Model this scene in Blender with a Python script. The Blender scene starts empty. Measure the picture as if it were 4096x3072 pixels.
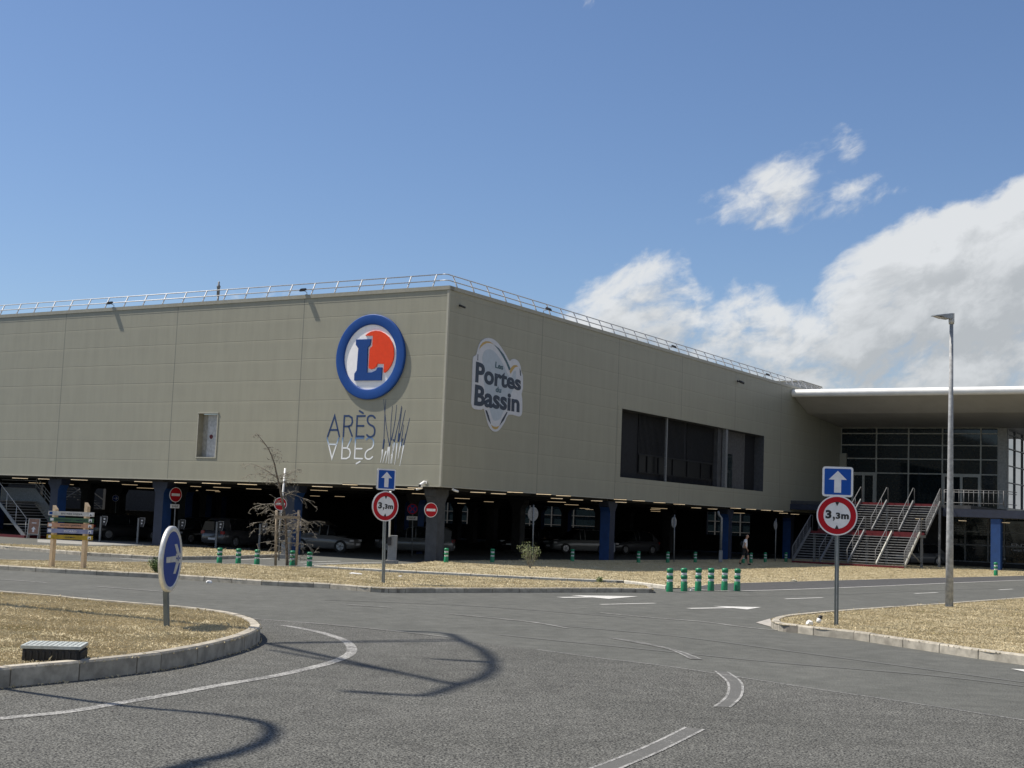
import bpy, bmesh, math, random
import numpy as np
from mathutils import Matrix, Vector
random.seed(7); rng = np.random.default_rng(7)
sc = bpy.context.scene
COL = sc.collection
rad = math.radians

# ------------------------------------------------------------------ camera
H = 2.15; FPX = 5510.0; PITCH = rad(5.552); ROLL = rad(2.293)
F = np.array([0, math.cos(PITCH), math.sin(PITCH)]); U0 = np.array([0, -math.sin(PITCH), math.cos(PITCH)]); X0 = np.array([1., 0, 0])
XR = X0*math.cos(ROLL)+U0*math.sin(ROLL); UR = U0*math.cos(ROLL)-X0*math.sin(ROLL)
CAM = np.array([0, 0, H])
cam = bpy.data.cameras.new('camera'); camo = bpy.data.objects.new('camera', cam); COL.objects.link(camo)
cam.sensor_width = 36; cam.lens = FPX/4096*36; cam.clip_end = 5000; cam.clip_start = .1
M = Matrix.Identity(4)
for i in range(3):
    M[i][0] = XR[i]; M[i][1] = UR[i]; M[i][2] = -F[i]; M[i][3] = CAM[i]
camo.matrix_world = M; sc.camera = camo
sc.view_settings.view_transform = 'Standard'; sc.view_settings.look = 'None'
sc.view_settings.exposure = 0.38; sc.view_settings.gamma = 1.0; sc.view_settings.use_curve_mapping = False
sc.cycles.max_bounces = 5

# ------------------------------------------------------------------ sun and sky
SUN_AZ = rad(-12); SUN_EL = rad(57.5)          # azimuth the light travels towards (from +X), elevation
sdir = Vector((math.cos(SUN_AZ)*math.cos(SUN_EL), math.sin(SUN_AZ)*math.cos(SUN_EL), -math.sin(SUN_EL)))
sl = bpy.data.lights.new('sun', 'SUN'); slo = bpy.data.objects.new('sun', sl); COL.objects.link(slo)
sl.energy = 5.0; sl.angle = rad(.8); sl.color = (1, .92, .80)
slo.rotation_euler = sdir.to_track_quat('-Z', 'Y').to_euler(); slo.location = (-60, 20, 90)

W = bpy.data.worlds.new('World'); sc.world = W; W.use_nodes = True
nt = W.node_tree; nt.nodes.clear()
def nn(t, typ, **k):
    n = t.nodes.new(typ)
    for a, b in k.items(): setattr(n, a, b)
    return n
def lk(t, a, b): t.links.new(a, b)
def MA(t, op, a, b=None, c=None, clamp=False):
    n = nn(t, 'ShaderNodeMath', operation=op); n.use_clamp = clamp
    for i, v in enumerate((a, b, c)):
        if v is None: continue
        if isinstance(v, (int, float)): n.inputs[i].default_value = v
        else: lk(t, v, n.inputs[i])
    return n.outputs[0]
def SM(t, v, lo, hi, a=0., b=1.):
    n = nn(t, 'ShaderNodeMapRange', interpolation_type='SMOOTHSTEP')
    lk(t, v, n.inputs[0])
    for i, q in enumerate((lo, hi, a, b)): n.inputs[i+1].default_value = q
    return n.outputs[0]
def MIX(t, f, a, b, mode='MIX'):
    n = nn(t, 'ShaderNodeMix', data_type='RGBA', blend_type=mode)
    for i, v in ((0, f), (6, a), (7, b)):
        if isinstance(v, (int, float)): n.inputs[i].default_value = v
        elif isinstance(v, tuple): n.inputs[i].default_value = v if len(v) == 4 else (*v, 1)
        else: lk(t, v, n.inputs[i])
    return n.outputs[2]
def NOISE(t, vec, scale, detail=3, rough=.55, dist=0.):
    n = nn(t, 'ShaderNodeTexNoise'); n.inputs['Scale'].default_value = scale
    n.inputs['Detail'].default_value = detail; n.inputs['Roughness'].default_value = rough
    n.inputs['Distortion'].default_value = dist
    if vec is not None: lk(t, vec, n.inputs['Vector'])
    return n.outputs['Fac']

sky = nn(nt, 'ShaderNodeTexSky', sky_type='NISHITA'); sky.sun_disc = False
sky.sun_elevation = SUN_EL; sky.sun_rotation = math.atan2(-sdir.x, -sdir.y)
sky.air_density = 1.0; sky.dust_density = .6; sky.ozone_density = 1.6; sky.altitude = 10
tc = nn(nt, 'ShaderNodeTexCoord'); sx = nn(nt, 'ShaderNodeSeparateXYZ'); lk(nt, tc.outputs['Generated'], sx.inputs[0])
az = MA(nt, 'ARCTAN2', sx.outputs[0], sx.outputs[1]); el = MA(nt, 'ARCSINE', sx.outputs[2])
cv = nn(nt, 'ShaderNodeCombineXYZ'); lk(nt, az, cv.inputs[0]); lk(nt, el, cv.inputs[1])
SKY_TILT = None
def ramp1(fac, pts, lo, hi):
    """piecewise-linear function of a 0..1 factor, values lo..hi"""
    cr = nn(nt, 'ShaderNodeValToRGB'); e = cr.color_ramp; e.elements[0].position = pts[0][0]; e.elements[1].position = pts[-1][0]
    for k, (p, v) in enumerate(pts):
        q = e.elements[0] if k == 0 else (e.elements[-1] if k == len(pts)-1 else e.elements.new(p)); v = (v-lo)/(hi-lo); q.color = (v, v, v, 1)
    lk(nt, fac, cr.inputs[0]); n = nn(nt, 'ShaderNodeMapRange'); lk(nt, cr.outputs[0], n.inputs[0]); n.inputs[3].default_value = lo; n.inputs[4].default_value = hi
    return n.outputs[0]
def cloudfield(dx, dy):
    a = MA(nt, 'ADD', az, dx); e = MA(nt, 'ADD', el, dy)
    c2 = nn(nt, 'ShaderNodeCombineXYZ'); lk(nt, a, c2.inputs[0]); lk(nt, MA(nt, 'MULTIPLY_ADD', e, 1.5, MA(nt, 'MULTIPLY', a, -.45)), c2.inputs[1])
    wn = nn(nt, 'ShaderNodeTexNoise'); wn.inputs['Scale'].default_value = 10; wn.inputs['Detail'].default_value = 4; lk(nt, c2.outputs[0], wn.inputs['Vector'])
    wm = nn(nt, 'ShaderNodeVectorMath', operation='MULTIPLY_ADD'); lk(nt, wn.outputs['Color'], wm.inputs[0]); wm.inputs[1].default_value = (.06, .05, 0); lk(nt, c2.outputs[0], wm.inputs[2])
    fb = NOISE(nt, wm.outputs[0], 15, 11, .60)
    hf = NOISE(nt, wm.outputs[0], 42, 8, .6)
    t01 = MA(nt, 'DIVIDE', MA(nt, 'SUBTRACT', a, (2000-2048)/FPX), 3000/FPX)     # 2000..5000 px of azimuth
    def E_(x, y): return ((x-2000)/3000, (2071+.04*(x-2048)-y)/FPX)
    top = ramp1(t01, [E_(*q) for q in ((2060, 1300), (2230, 1210), (2420, 1090), (2620, 1000), (2740, 1010), (2790, 1120), (2860, 1165), (2930, 1145), (3040, 1165), (3120, 1230), (3240, 1170), (3340, 1050), (3500, 965), (3720, 895), (3900, 850), (4040, 780), (4250, 720), (5000, 650))], 0., .32)
    amp = ramp1(t01, [(0.01, 0.), (.09, .85), (.24, 1.0), (.30, .95), (.40, .95), (.45, 1.25), (.55, 1.5), (1., 1.5)], 0., 2.)
    dist = MA(nt, 'SUBTRACT', top, e)
    low = SM(nt, dist, 330/FPX, 620/FPX, 0., .38)
    m = MA(nt, 'SUBTRACT', MA(nt, 'MULTIPLY', SM(nt, dist, -95/FPX, 75/FPX), amp), low)
    for (px, py, rx, ry, rot, am) in BLOBS:
        ca = (px-2048)/FPX; ce = (2071+.04*(px-2048)-py)/FPX
        p_ = MA(nt, 'SUBTRACT', a, ca); q_ = MA(nt, 'SUBTRACT', e, ce); c, s_ = math.cos(rot), math.sin(rot)
        u_ = MA(nt, 'DIVIDE', MA(nt, 'MULTIPLY_ADD', p_, c, MA(nt, 'MULTIPLY', q_, s_)), rx/FPX)
        v_ = MA(nt, 'DIVIDE', MA(nt, 'MULTIPLY_ADD', q_, c, MA(nt, 'MULTIPLY', p_, -s_)), ry/FPX)
        d = MA(nt, 'SQRT', MA(nt, 'MULTIPLY_ADD', u_, u_, MA(nt, 'MULTIPLY', v_, v_)))
        m = MA(nt, 'MAXIMUM', m, SM(nt, d, 1.6, 0., 0., am))
    back = MA(nt, 'MULTIPLY', SM(nt, sx.outputs[1], .25, -.35), SM(nt, e, .03, .25))  # cloud cover added behind the camera, out of view, to whiten the ambient light
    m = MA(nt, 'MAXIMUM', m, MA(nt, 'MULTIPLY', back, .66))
    nz = MA(nt, 'MULTIPLY_ADD', MA(nt, 'SUBTRACT', fb, .5), 2.3, MA(nt, 'MULTIPLY', MA(nt, 'SUBTRACT', hf, .5), 1.15))
    return MA(nt, 'ADD', nz, MA(nt, 'SUBTRACT', m, .55)), SM(nt, m, .02, .25), dist
BLOBS = [(3080, 780, 330, 170, .5, .74), (3400, 830, 200, 130, .6, .70), (3350, 640, 150, 100, -.6, .68), (3250, 740, 330, 200, .2, .50), (2300, 30, 60, 60, .3, .5), (1150, 1180, 320, 60, .08, .55),
         (2900, 1350, 800, 180, 0, .85), (6500, 1300, 1800, 500, 0, .9), (-3500, 1400, 2200, 260, 0, .7), (9500, 1000, 1500, 600, 0, .9)]
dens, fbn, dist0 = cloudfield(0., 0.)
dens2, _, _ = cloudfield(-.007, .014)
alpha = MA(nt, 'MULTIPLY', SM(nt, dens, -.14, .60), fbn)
lit = SM(nt, MA(nt, 'SUBTRACT', dens, dens2), -.55, .55)
deep = SM(nt, dist0, 60/FPX, 420/FPX)
lit2 = MA(nt, 'SUBTRACT', MA(nt, 'MULTIPLY_ADD', lit, .75, .45), MA(nt, 'MULTIPLY', deep, .55), clamp=True)
ccol = MIX(nt, lit2, (4.9, 5.15, 5.35), (7.8, 8.0, 8.15))
# pull the sky slightly less saturated as in the photograph
skc = MIX(nt, 1.0, sky.outputs[0], (.90, 1.0, 1.17), 'MULTIPLY')
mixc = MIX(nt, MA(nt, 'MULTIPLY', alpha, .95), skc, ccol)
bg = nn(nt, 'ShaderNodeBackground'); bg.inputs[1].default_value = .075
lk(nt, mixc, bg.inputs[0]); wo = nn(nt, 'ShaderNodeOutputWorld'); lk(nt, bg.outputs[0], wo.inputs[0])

# ------------------------------------------------------------------ pixel geometry helpers (real points on real planes)
def ray(x, y): return F+XR*(x-2048)/FPX-UR*(y-1536)/FPX
def G(x, y, z=0.):
    v = ray(x, y); t = (z-H)/v[2]; q = CAM+v*t; return Vector(q)
def AT(x, y, D):                         # point on a pixel's ray at ground distance D (world y)
    v = ray(x, y); return Vector(CAM+v*(D/v[1]))
A = rad(31.7)
C = Vector((-2.97, 60.9, 0)); EV = Vector((math.cos(A), -math.sin(A), 0)); DR = Vector((math.sin(A), math.cos(A), 0)); ZV = Vector((0, 0, 1))
NL = -DR
def frame(o, r, n): 
    m = Matrix.Identity(4)
    for i in range(3): m[i][0] = r[i]; m[i][1] = ZV[i]; m[i][2] = n[i]; m[i][3] = o[i]
    return m
FL = frame(C, EV, NL); FR = frame(C, DR, EV)
def onplane(x, y, fr, off=0.):
    o = Vector(fr.col[3][:3]); r = Vector(fr.col[0][:3]); n = Vector(fr.col[2][:3])
    v = Vector(ray(x, y)); t = ((o+n*off-Vector(CAM)).dot(n))/v.dot(n); q = Vector(CAM)+v*t
    return ((q-o).dot(r), q.z-o.z)

# ------------------------------------------------------------------ materials
MATS = {}
def mat(name, col, rough=.6, metal=0., var=.12, scale=6., bump=0., bscale=60., emit=None, spec=.5, coat=0., detail=4, col2=None, island=0., trans=0., stretch=None):
    if name in MATS: return MATS[name]
    m = bpy.data.materials.new(name); m.use_nodes = True; t = m.node_tree; b = t.nodes['Principled BSDF']
    b.inputs['Roughness'].default_value = rough; b.inputs['Metallic'].default_value = metal
    b.inputs['Specular IOR Level'].default_value = spec; b.inputs['Coat Weight'].default_value = coat
    g = nn(t, 'ShaderNodeNewGeometry'); vec = g.outputs['Position']
    if stretch:
        mp = nn(t, 'ShaderNodeMapping'); mp.inputs['Scale'].default_value = stretch; lk(t, vec, mp.inputs[0]); vec = mp.outputs[0]
    c2 = col2 or tuple(max(0, c*(1-var*2)) for c in col)
    c1 = col if col2 else tuple(c*(1+var) for c in col)
    f = NOISE(t, vec, scale, detail, .6)
    c = MIX(t, SM(t, f, .3, .7), c1, c2)
    if island:
        hv = MA(t, 'MULTIPLY_ADD', g.outputs['Random Per Island'], island, 1-island/2)
        cc = nn(t, 'ShaderNodeCombineXYZ'); [lk(t, hv, cc.inputs[i]) for i in range(3)]
        c = MIX(t, 1., c, cc.outputs[0], 'MULTIPLY')
    lk(t, c, b.inputs['Base Color'])
    if bump:
        bp = nn(t, 'ShaderNodeBump'); bp.inputs['Strength'].default_value = bump; bp.inputs['Distance'].default_value = .02
        lk(t, NOISE(t, g.outputs['Position'], bscale, 4, .6), bp.inputs['Height']); lk(t, bp.outputs[0], b.inputs['Normal'])
    if emit:
        b.inputs['Emission Color'].default_value = (*emit[:3], 1); b.inputs['Emission Strength'].default_value = emit[3]
    if trans: b.inputs['Transmission Weight'].default_value = trans
    MATS[name] = m; return m

def asphalt(name, c1, c2, grain, speck, wear=.5):
    m = bpy.data.materials.new(name); m.use_nodes = True; t = m.node_tree; b = t.nodes['Principled BSDF']
    g = nn(t, 'ShaderNodeNewGeometry'); P = g.outputs['Position']
    big = NOISE(t, P, .35, 4, .6); med = NOISE(t, P, 2.4, 5, .65); fine = NOISE(t, P, grain, 3, .75)
    vo = nn(t, 'ShaderNodeTexVoronoi'); vo.inputs['Scale'].default_value = grain*.9; lk(t, P, vo.inputs['Vector'])
    c = MIX(t, SM(t, big, .3, .7), c1, c2)
    dk = MA(t, 'MULTIPLY_ADD', SM(t, med, .25, .75), .34, .83)
    fi = MA(t, 'MULTIPLY_ADD', SM(t, fine, .30, .72), speck, 1-speck*.5)
    mul = MA(t, 'MULTIPLY', dk, fi)
    cc = nn(t, 'ShaderNodeCombineXYZ'); [lk(t, mul, cc.inputs[i]) for i in range(3)]
    c = MIX(t, 1., c, cc.outputs[0], 'MULTIPLY')
    pit = SM(t, NOISE(t, P, grain*.42, 4, .8), .36, .46, 0., 1.)
    stain = SM(t, NOISE(t, P, .8, 6, .7), .60, .72)
    c = MIX(t, MA(t, 'MULTIPLY', MA(t, 'SUBTRACT', 1., pit), wear*.7), c, (.018, .018, .017))
    c = MIX(t, MA(t, 'MULTIPLY', stain, .34), c, (.035, .035, .033))
    ck = MA(t, 'ABSOLUTE', MA(t, 'SUBTRACT', NOISE(t, P, .55, 7, .62), .5))
    ckm = MA(t, 'MULTIPLY', SM(t, ck, .0, .0028, 1., 0.), SM(t, NOISE(t, P, .23, 2, .5), .52, .60))
    c = MIX(t, MA(t, 'MULTIPLY', ckm, .5), c, (.02, .02, .02))
    # light aggregate stones
    st = SM(t, NOISE(t, P, grain*.55, 2, .6), .70, .76)
    c = MIX(t, MA(t, 'MULTIPLY', st, wear), c, (.30, .29, .26))
    lk(t, c, b.inputs['Base Color']); b.inputs['Roughness'].default_value = .88; b.inputs['Specular IOR Level'].default_value = .3
    bp = nn(t, 'ShaderNodeBump'); bp.inputs['Strength'].default_value = .9; bp.inputs['Distance'].default_value = .02
    lk(t, MA(t, 'ADD', fine, MA(t, 'MULTIPLY', vo.outputs[0], .35)), bp.inputs['Height']); lk(t, bp.outputs[0], b.inputs['Normal'])
    return m

def cladding():
    m = bpy.data.materials.new('cladding'); m.use_nodes = True; t = m.node_tree; b = t.nodes['Principled BSDF']
    tcn = nn(t, 'ShaderNodeTexCoord'); s = nn(t, 'ShaderNodeSeparateXYZ'); lk(t, tcn.outputs['Object'], s.inputs[0])
    X_, Z_ = s.outputs[0], s.outputs[1]
    fz = MA(t, 'FRACT', MA(t, 'DIVIDE', MA(t, 'SUBTRACT', Z_, 3.42-.06), .985))
    dz = MA(t, 'MINIMUM', fz, MA(t, 'SUBTRACT', 1., fz))                  # distance to joint
    ln = SM(t, dz, .005, .024, 1., 0.)
    pale_band = SM(t, fz, .80, 1., 0., 1.)  # paler band just below each horizontal joint
    fx = MA(t, 'FRACT', MA(t, 'DIVIDE', MA(t, 'ADD', X_, 835.0), 8.35))
    dx = MA(t, 'MINIMUM', fx, MA(t, 'SUBTRACT', 1., fx))
    vl = SM(t, dx, .0022, .0042, 1., 0.)
    mp = nn(t, 'ShaderNodeMapping'); mp.inputs['Scale'].default_value = (1.6, .22, 1); lk(t, tcn.outputs['Object'], mp.inputs[0])
    streak = NOISE(t, mp.outputs[0], 1.4, 4, .6)
    mp3 = nn(t, 'ShaderNodeMapping'); mp3.inputs['Scale'].default_value = (.35, 1.0, 1); lk(t, tcn.outputs['Object'], mp3.inputs[0])
    blot = NOISE(t, mp3.outputs[0], 1.1, 3, .5)
    c = MIX(t, SM(t, streak, .3, .7), (.288, .283, .226), (.266, .261, .209))
    c = MIX(t, MA(t, 'MULTIPLY', SM(t, blot, .45, .75), .3), c, (.31, .303, .24))
    c = MIX(t, MA(t, 'MULTIPLY', ln, .42), c, (.14, .135, .11))
    c = MIX(t, MA(t, 'MULTIPLY', pale_band, .22), c, (.36, .35, .27))
    c = MIX(t, MA(t, 'MULTIPLY', vl, .75), c, (.13, .13, .115))
    mp4 = nn(t, 'ShaderNodeMapping'); mp4.inputs['Scale'].default_value = (3.2, .10, 1); lk(t, tcn.outputs['Object'], mp4.inputs[0])
    rain = SM(t, NOISE(t, mp4.outputs[0], 1.6, 5, .65), .52, .74)
    rk = MA(t, 'MULTIPLY', rain, MA(t, 'MULTIPLY_ADD', SM(t, Z_, 8.5, 12.3), .22, .05))
    c = MIX(t, rk, c, (.19, .185, .15))
    lk(t, c, b.inputs['Base Color']); b.inputs['Roughness'].default_value = .48; b.inputs['Specular IOR Level'].default_value = .35
    # cassette bulge between joints and slight oil-canning
    hgt = MA(t, 'ADD', MA(t, 'MULTIPLY', ln, -.6), MA(t, 'MULTIPLY', NOISE(t, mp.outputs[0], 1.8, 2, .5), .12))
    bp = nn(t, 'ShaderNodeBump'); bp.inputs['Strength'].default_value = .22; bp.inputs['Distance'].default_value = .03
    lk(t, hgt, bp.inputs['Height']); lk(t, bp.outputs[0], b.inputs['Normal'])
    return m
m_clad = cladding()
m_trim = mat('trim', (.36, .35, .29), .45, var=.03)
m_trimd = mat('coping metal', (.28, .27, .22), .4, var=.05)
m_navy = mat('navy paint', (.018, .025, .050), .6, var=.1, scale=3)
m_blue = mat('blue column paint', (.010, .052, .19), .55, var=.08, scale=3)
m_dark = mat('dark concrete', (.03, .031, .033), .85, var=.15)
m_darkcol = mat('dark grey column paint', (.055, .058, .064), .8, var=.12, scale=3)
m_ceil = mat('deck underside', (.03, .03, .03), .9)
m_roof = mat('roof membrane', (.22, .22, .21), .9)
m_galv = mat('galvanised steel', (.46, .47, .48), .5, .3, var=.10, scale=14)
m_galvd = mat('dull galvanised steel', (.22, .23, .24), .55, .4, var=.12, scale=12)
m_alu = mat('aluminium frame', (.46, .46, .42), .5, .1, var=.04)
m_white = mat('white paint', (.78, .78, .77), .45, var=.05, scale=3)
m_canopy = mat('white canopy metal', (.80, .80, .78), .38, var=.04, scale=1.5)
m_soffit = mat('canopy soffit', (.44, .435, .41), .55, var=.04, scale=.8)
m_glass = mat('dark glass', (.010, .017, .021), .04, var=.1, spec=.5)
m_glassb = mat('reflecting glass', (.03, .045, .06), .02, .0, var=.05, spec=1.0, coat=1.)
m_red = mat('red paint', (.11, .005, .009), .5, var=.08)
m_signred = mat('sign red', (.40, .006, .014), .5, var=.03, spec=.2)
m_signblue = mat('sign blue', (.008, .075, .36), .5, var=.03, spec=.2)
m_signdk = mat('sign dark blue', (.006, .040, .24), .5, var=.03, spec=.2)
m_signwhite = mat('sign white', (.72, .72, .74), .4, var=.04)
m_black = mat('black ink', (.012, .012, .014), .5)
m_pole = mat('grey sign post', (.13, .15, .155), .45, .3, var=.08)
m_green = mat('bollard green plastic', (.008, .20, .085), .42, var=.12, scale=9)
m_refl = mat('reflective band', (.62, .63, .64), .35, var=.1, scale=20)
m_wood = mat('pale timber', (.50, .38, .25), .75, var=.14, scale=5, stretch=(14, 14, 1.2))
m_woodg = mat('weathered timber', (.27, .22, .16), .85, var=.2, scale=6, stretch=(10, 10, 1.2))
m_bark = mat('dead bark', (.15, .12, .09), .9, var=.3, scale=18, bump=.5)
m_twig = mat('dead twigs', (.27, .245, .205), .9, var=.3, scale=10)
m_kerb = mat('concrete kerb', (.385, .355, .295), .85, var=.16, scale=5, bump=.35, bscale=90, island=.22, detail=6)
m_kerbl = mat('pale kerb edge', (.52, .49, .42), .85, var=.1, scale=5, island=.1)
m_paint = mat('road paint', (.66, .66, .64), .7, var=.12, scale=12)
m_leaf = mat('shrub leaves', (.17, .21, .07), .6, var=.3, scale=4, island=.5)
m_weed = mat('green weed', (.07, .12, .03), .7, var=.3, scale=4, island=.5)
m_tyre = mat('tyre rubber', (.02, .02, .02), .8)
m_rim = mat('alloy rim', (.35, .35, .36), .35, .7)
m_carglass = mat('car glass', (.01, .012, .014), .05)
m_lampglass = mat('headlamp glass', (.5, .5, .52), .15)
m_tail = mat('tail lamp red', (.3, .01, .01), .3)
m_tube = mat('lit tube', (.9, .8, .6), .4, emit=(1., .74, .44, .32))
m_ltube = mat('lit tube white', (.9, .9, .9), .4, emit=(1., .95, .85, 1.2))
m_skin = mat('skin', (.42, .24, .16), .55, var=.05)
m_shirt = mat('white shirt', (.72, .72, .76), .8, var=.05)
m_cloth = mat('black cloth', (.012, .012, .015), .85)
m_metaldk = mat('dark metal housing', (.035, .035, .04), .45, .3)
m_box = mat('grey cabinet', (.22, .23, .24), .5, var=.06)

def painted(name, thr=.42, col=(.60, .60, .58), base=(.10, .10, .10), sc_=28):
    """worn road paint: flakes of paint over asphalt"""
    m = bpy.data.materials.new(name); m.use_nodes = True; t = m.node_tree; b = t.nodes['Principled BSDF']
    g = nn(t, 'ShaderNodeNewGeometry'); P = g.outputs['Position']
    n1 = NOISE(t, P, sc_, 5, .75); n2 = NOISE(t, P, 2.2, 3, .6)
    k = SM(t, MA(t, 'ADD', n1, MA(t, 'MULTIPLY_ADD', n2, .35, -.17)), thr-.06, thr+.08)
    lk(t, MIX(t, k, base, col), b.inputs['Base Color']); b.inputs['Roughness'].default_value = .8
    return m
m_line = painted('worn white line', .50, (.34, .34, .325), (.10, .10, .096))
m_worn = painted('very worn white line', .53, (.34, .34, .33), (.12, .12, .112))
m_edge = painted('ghost line edge', .50, (.36, .36, .35), (.11, .11, .104), 40)
m_fresh = painted('fresh white line', .40, (.52, .52, .50), (.22, .22, .21))

# ------------------------------------------------------------------ mesh builder
class MB:
    def __init__(s): s.v = []; s.f = []; s.sm = []; s.mi = []
    def add(s, vs, fs, smooth=False, mi=0):
        o = len(s.v); s.v += [tuple(v) for v in vs]
        s.f += [tuple(i+o for i in f) for f in fs]; s.sm += [smooth]*len(fs); s.mi += [mi]*len(fs)
        return s
    def box(s, c, size, rot=None, mi=0):
        hx, hy, hz = [q/2 for q in size]; c = Vector(c)
        vs = [Vector((x, y, z)) for x in (-hx, hx) for y in (-hy, hy) for z in (-hz, hz)]
        if rot is not None: vs = [rot @ v for v in vs]
        return s.add([v+c for v in vs], [(0, 1, 3, 2), (4, 6, 7, 5), (0, 4, 5, 1), (2, 3, 7, 6), (0, 2, 6, 4), (1, 5, 7, 3)], mi=mi)
    def fbox(s, fr, a0, a1, b0, b1, n0, n1, mi=0):     # box in a wall frame
        vs = [fr @ Vector((x, y, z)) for x in (a0, a1) for y in (b0, b1) for z in (n0, n1)]
        return s.add(vs, [(0, 1, 3, 2), (4, 6, 7, 5), (0, 4, 5, 1), (2, 3, 7, 6), (0, 2, 6, 4), (1, 5, 7, 3)], mi=mi)
    def tube(s, pts, r, n=8, cap=True, mi=0, closed=False):
        pts = [Vector(p) for p in pts]; rs = r if isinstance(r, (list, tuple)) else [r]*len(pts)
        vs = []; up = Vector((0, 0, 1)); N = len(pts); prev = None
        for i, p in enumerate(pts):
            if closed: d = pts[(i+1) % N]-pts[i-1]
            else: d = pts[min(i+1, N-1)]-pts[max(i-1, 0)]
            if d.length < 1e-9: d = Vector((0, 0, 1))
            d.normalize()
            if prev is None:
                a = d.orthogonal().normalized() if abs(d.z) > .95 else d.cross(up).normalized()
            else:
                a = prev-d*prev.dot(d)
                a = a.normalized() if a.length > 1e-6 else d.orthogonal().normalized()
            prev = a; b = d.cross(a)
            for k in range(n):
                t = 2*math.pi*k/n; vs.append(p+(a*math.cos(t)+b*math.sin(t))*rs[i])
        fs = []
        for i in range(N if closed else N-1):
            j = (i+1) % N
            for k in range(n): fs.append((i*n+k, i*n+(k+1) % n, j*n+(k+1) % n, j*n+k))
        s.add(vs, fs, True, mi)
        if cap and not closed:
            o = len(s.v)-len(vs); s.f += [tuple(o+k for k in range(n))[::-1], tuple(o+(N-1)*n+k for k in range(n))]; s.sm += [False]*2; s.mi += [mi]*2
        return s
    def cyl(s, p0, p1, r, n=16, mi=0): return s.tube([p0, p1], r, n, mi=mi)
    def lathe(s, c, prof, n=20, mi=0):                  # prof: (r, z)
        c = Vector(c); vs = []
        for r, z in prof:
            for k in range(n): t = 2*math.pi*k/n; vs.append(c+Vector((r*math.cos(t), r*math.sin(t), z)))
        fs = [(i*n+k, i*n+(k+1) % n, (i+1)*n+(k+1) % n, (i+1)*n+k) for i in range(len(prof)-1) for k in range(n)]
        s.add(vs, fs, True, mi)
        o = len(s.v)-len(vs); m = len(prof)
        s.f += [tuple(o+k for k in range(n))[::-1], tuple(o+(m-1)*n+k for k in range(n))]; s.sm += [False]*2; s.mi += [mi]*2
        return s
    def prism(s, fr, poly, n0, n1, mi=0, smooth=False):                # polygon in (a,b) of frame extruded along normal
        N = len(poly); vs = [fr @ Vector((a, b, n1)) for a, b in poly]+[fr @ Vector((a, b, n0)) for a, b in poly]
        area = sum(poly[i][0]*poly[(i+1) % N][1]-poly[(i+1) % N][0]*poly[i][1] for i in range(N))
        fs = [tuple(range(N)), tuple(range(N, 2*N))[::-1]]+[(i, i+N, (i+1) % N+N, (i+1) % N) for i in range(N)]
        if area < 0: fs = [f[::-1] for f in fs]
        return s.add(vs, fs, mi=mi)
    def ring(s, fr, c, r0, r1, n0, n1, n=64, mi=0):
        vs = []
        for k in range(n):
            t = 2*math.pi*k/n; ca, sa = math.cos(t), math.sin(t)
            for r, z in ((r1, n0), (r1, n1), (r0, n1), (r0, n0)): vs.append(fr @ Vector((c[0]+ca*r, c[1]+sa*r, z)))
        fs = [(k*4+j, ((k+1) % n)*4+j, ((k+1) % n)*4+(j+1) % 4, k*4+(j+1) % 4) for k in range(n) for j in range(4)]
        return s.add(vs, fs, mi=mi)
    def build(s, name, m, parent=None, bevel=0, origin=None, local=None):
        me = bpy.data.meshes.new(name)
        vs = s.v
        inv = None
        if local is not None: inv = local.inverted()
        elif parent is not None: inv = parent.matrix_world.inverted()
        if inv is not None: vs = [tuple(inv @ Vector(v)) for v in vs]
        elif origin is not None: vs = [tuple(Vector(v)-Vector(origin)) for v in vs]
        me.from_pydata(vs, [], s.f); me.update()
        me.polygons.foreach_set('use_smooth', s.sm); me.polygons.foreach_set('material_index', s.mi)
        for q in (m if isinstance(m, (list, tuple)) else [m]): me.materials.append(q)
        o = bpy.data.objects.new(name, me); COL.objects.link(o)
        if local is not None:
            if parent is not None: o.parent = parent; o.matrix_local = parent.matrix_world.inverted() @ local; o.matrix_world = local
            else: o.matrix_world = local
        elif parent is not None:
            o.parent = parent; o.matrix_world = parent.matrix_world.copy()
        elif origin is not None: o.location = origin; o.matrix_world = Matrix.Translation(origin)
        if bevel:
            b = o.modifiers.new('bevel', 'BEVEL'); b.width = bevel; b.segments = 2; b.limit_method = 'ANGLE'; b.angle_limit = rad(40)
        return o
def tag(o, label, cat, group=None, kind=None):
    if label: o['label'] = label
    if cat: o['category'] = cat
    if group: o['group'] = group
    if kind: o['kind'] = kind
    return o
def empty(name, loc, rz=0., label=None, cat=None, group=None, mw=None):
    o = bpy.data.objects.new(name, None); COL.objects.link(o); o.empty_display_size = .2
    o.matrix_world = mw if mw is not None else Matrix.Translation(loc) @ Matrix.Rotation(rz, 4, 'Z')
    return tag(o, label, cat, group)
def copy_tree(o, mw=None, parent=None):
    c = o.copy(); COL.objects.link(c); ml = o.matrix_local.copy()
    if parent is None: c.parent = None; c.matrix_world = mw
    else: c.parent = parent; c.matrix_parent_inverse = o.matrix_parent_inverse.copy(); c.matrix_basis = o.matrix_basis.copy(); c.matrix_world = parent.matrix_world @ o.matrix_parent_inverse @ o.matrix_basis
    for ch in list(o.children): copy_tree(ch, None, c)
    return c
def struct(o): o['kind'] = 'structure'; return o
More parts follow.
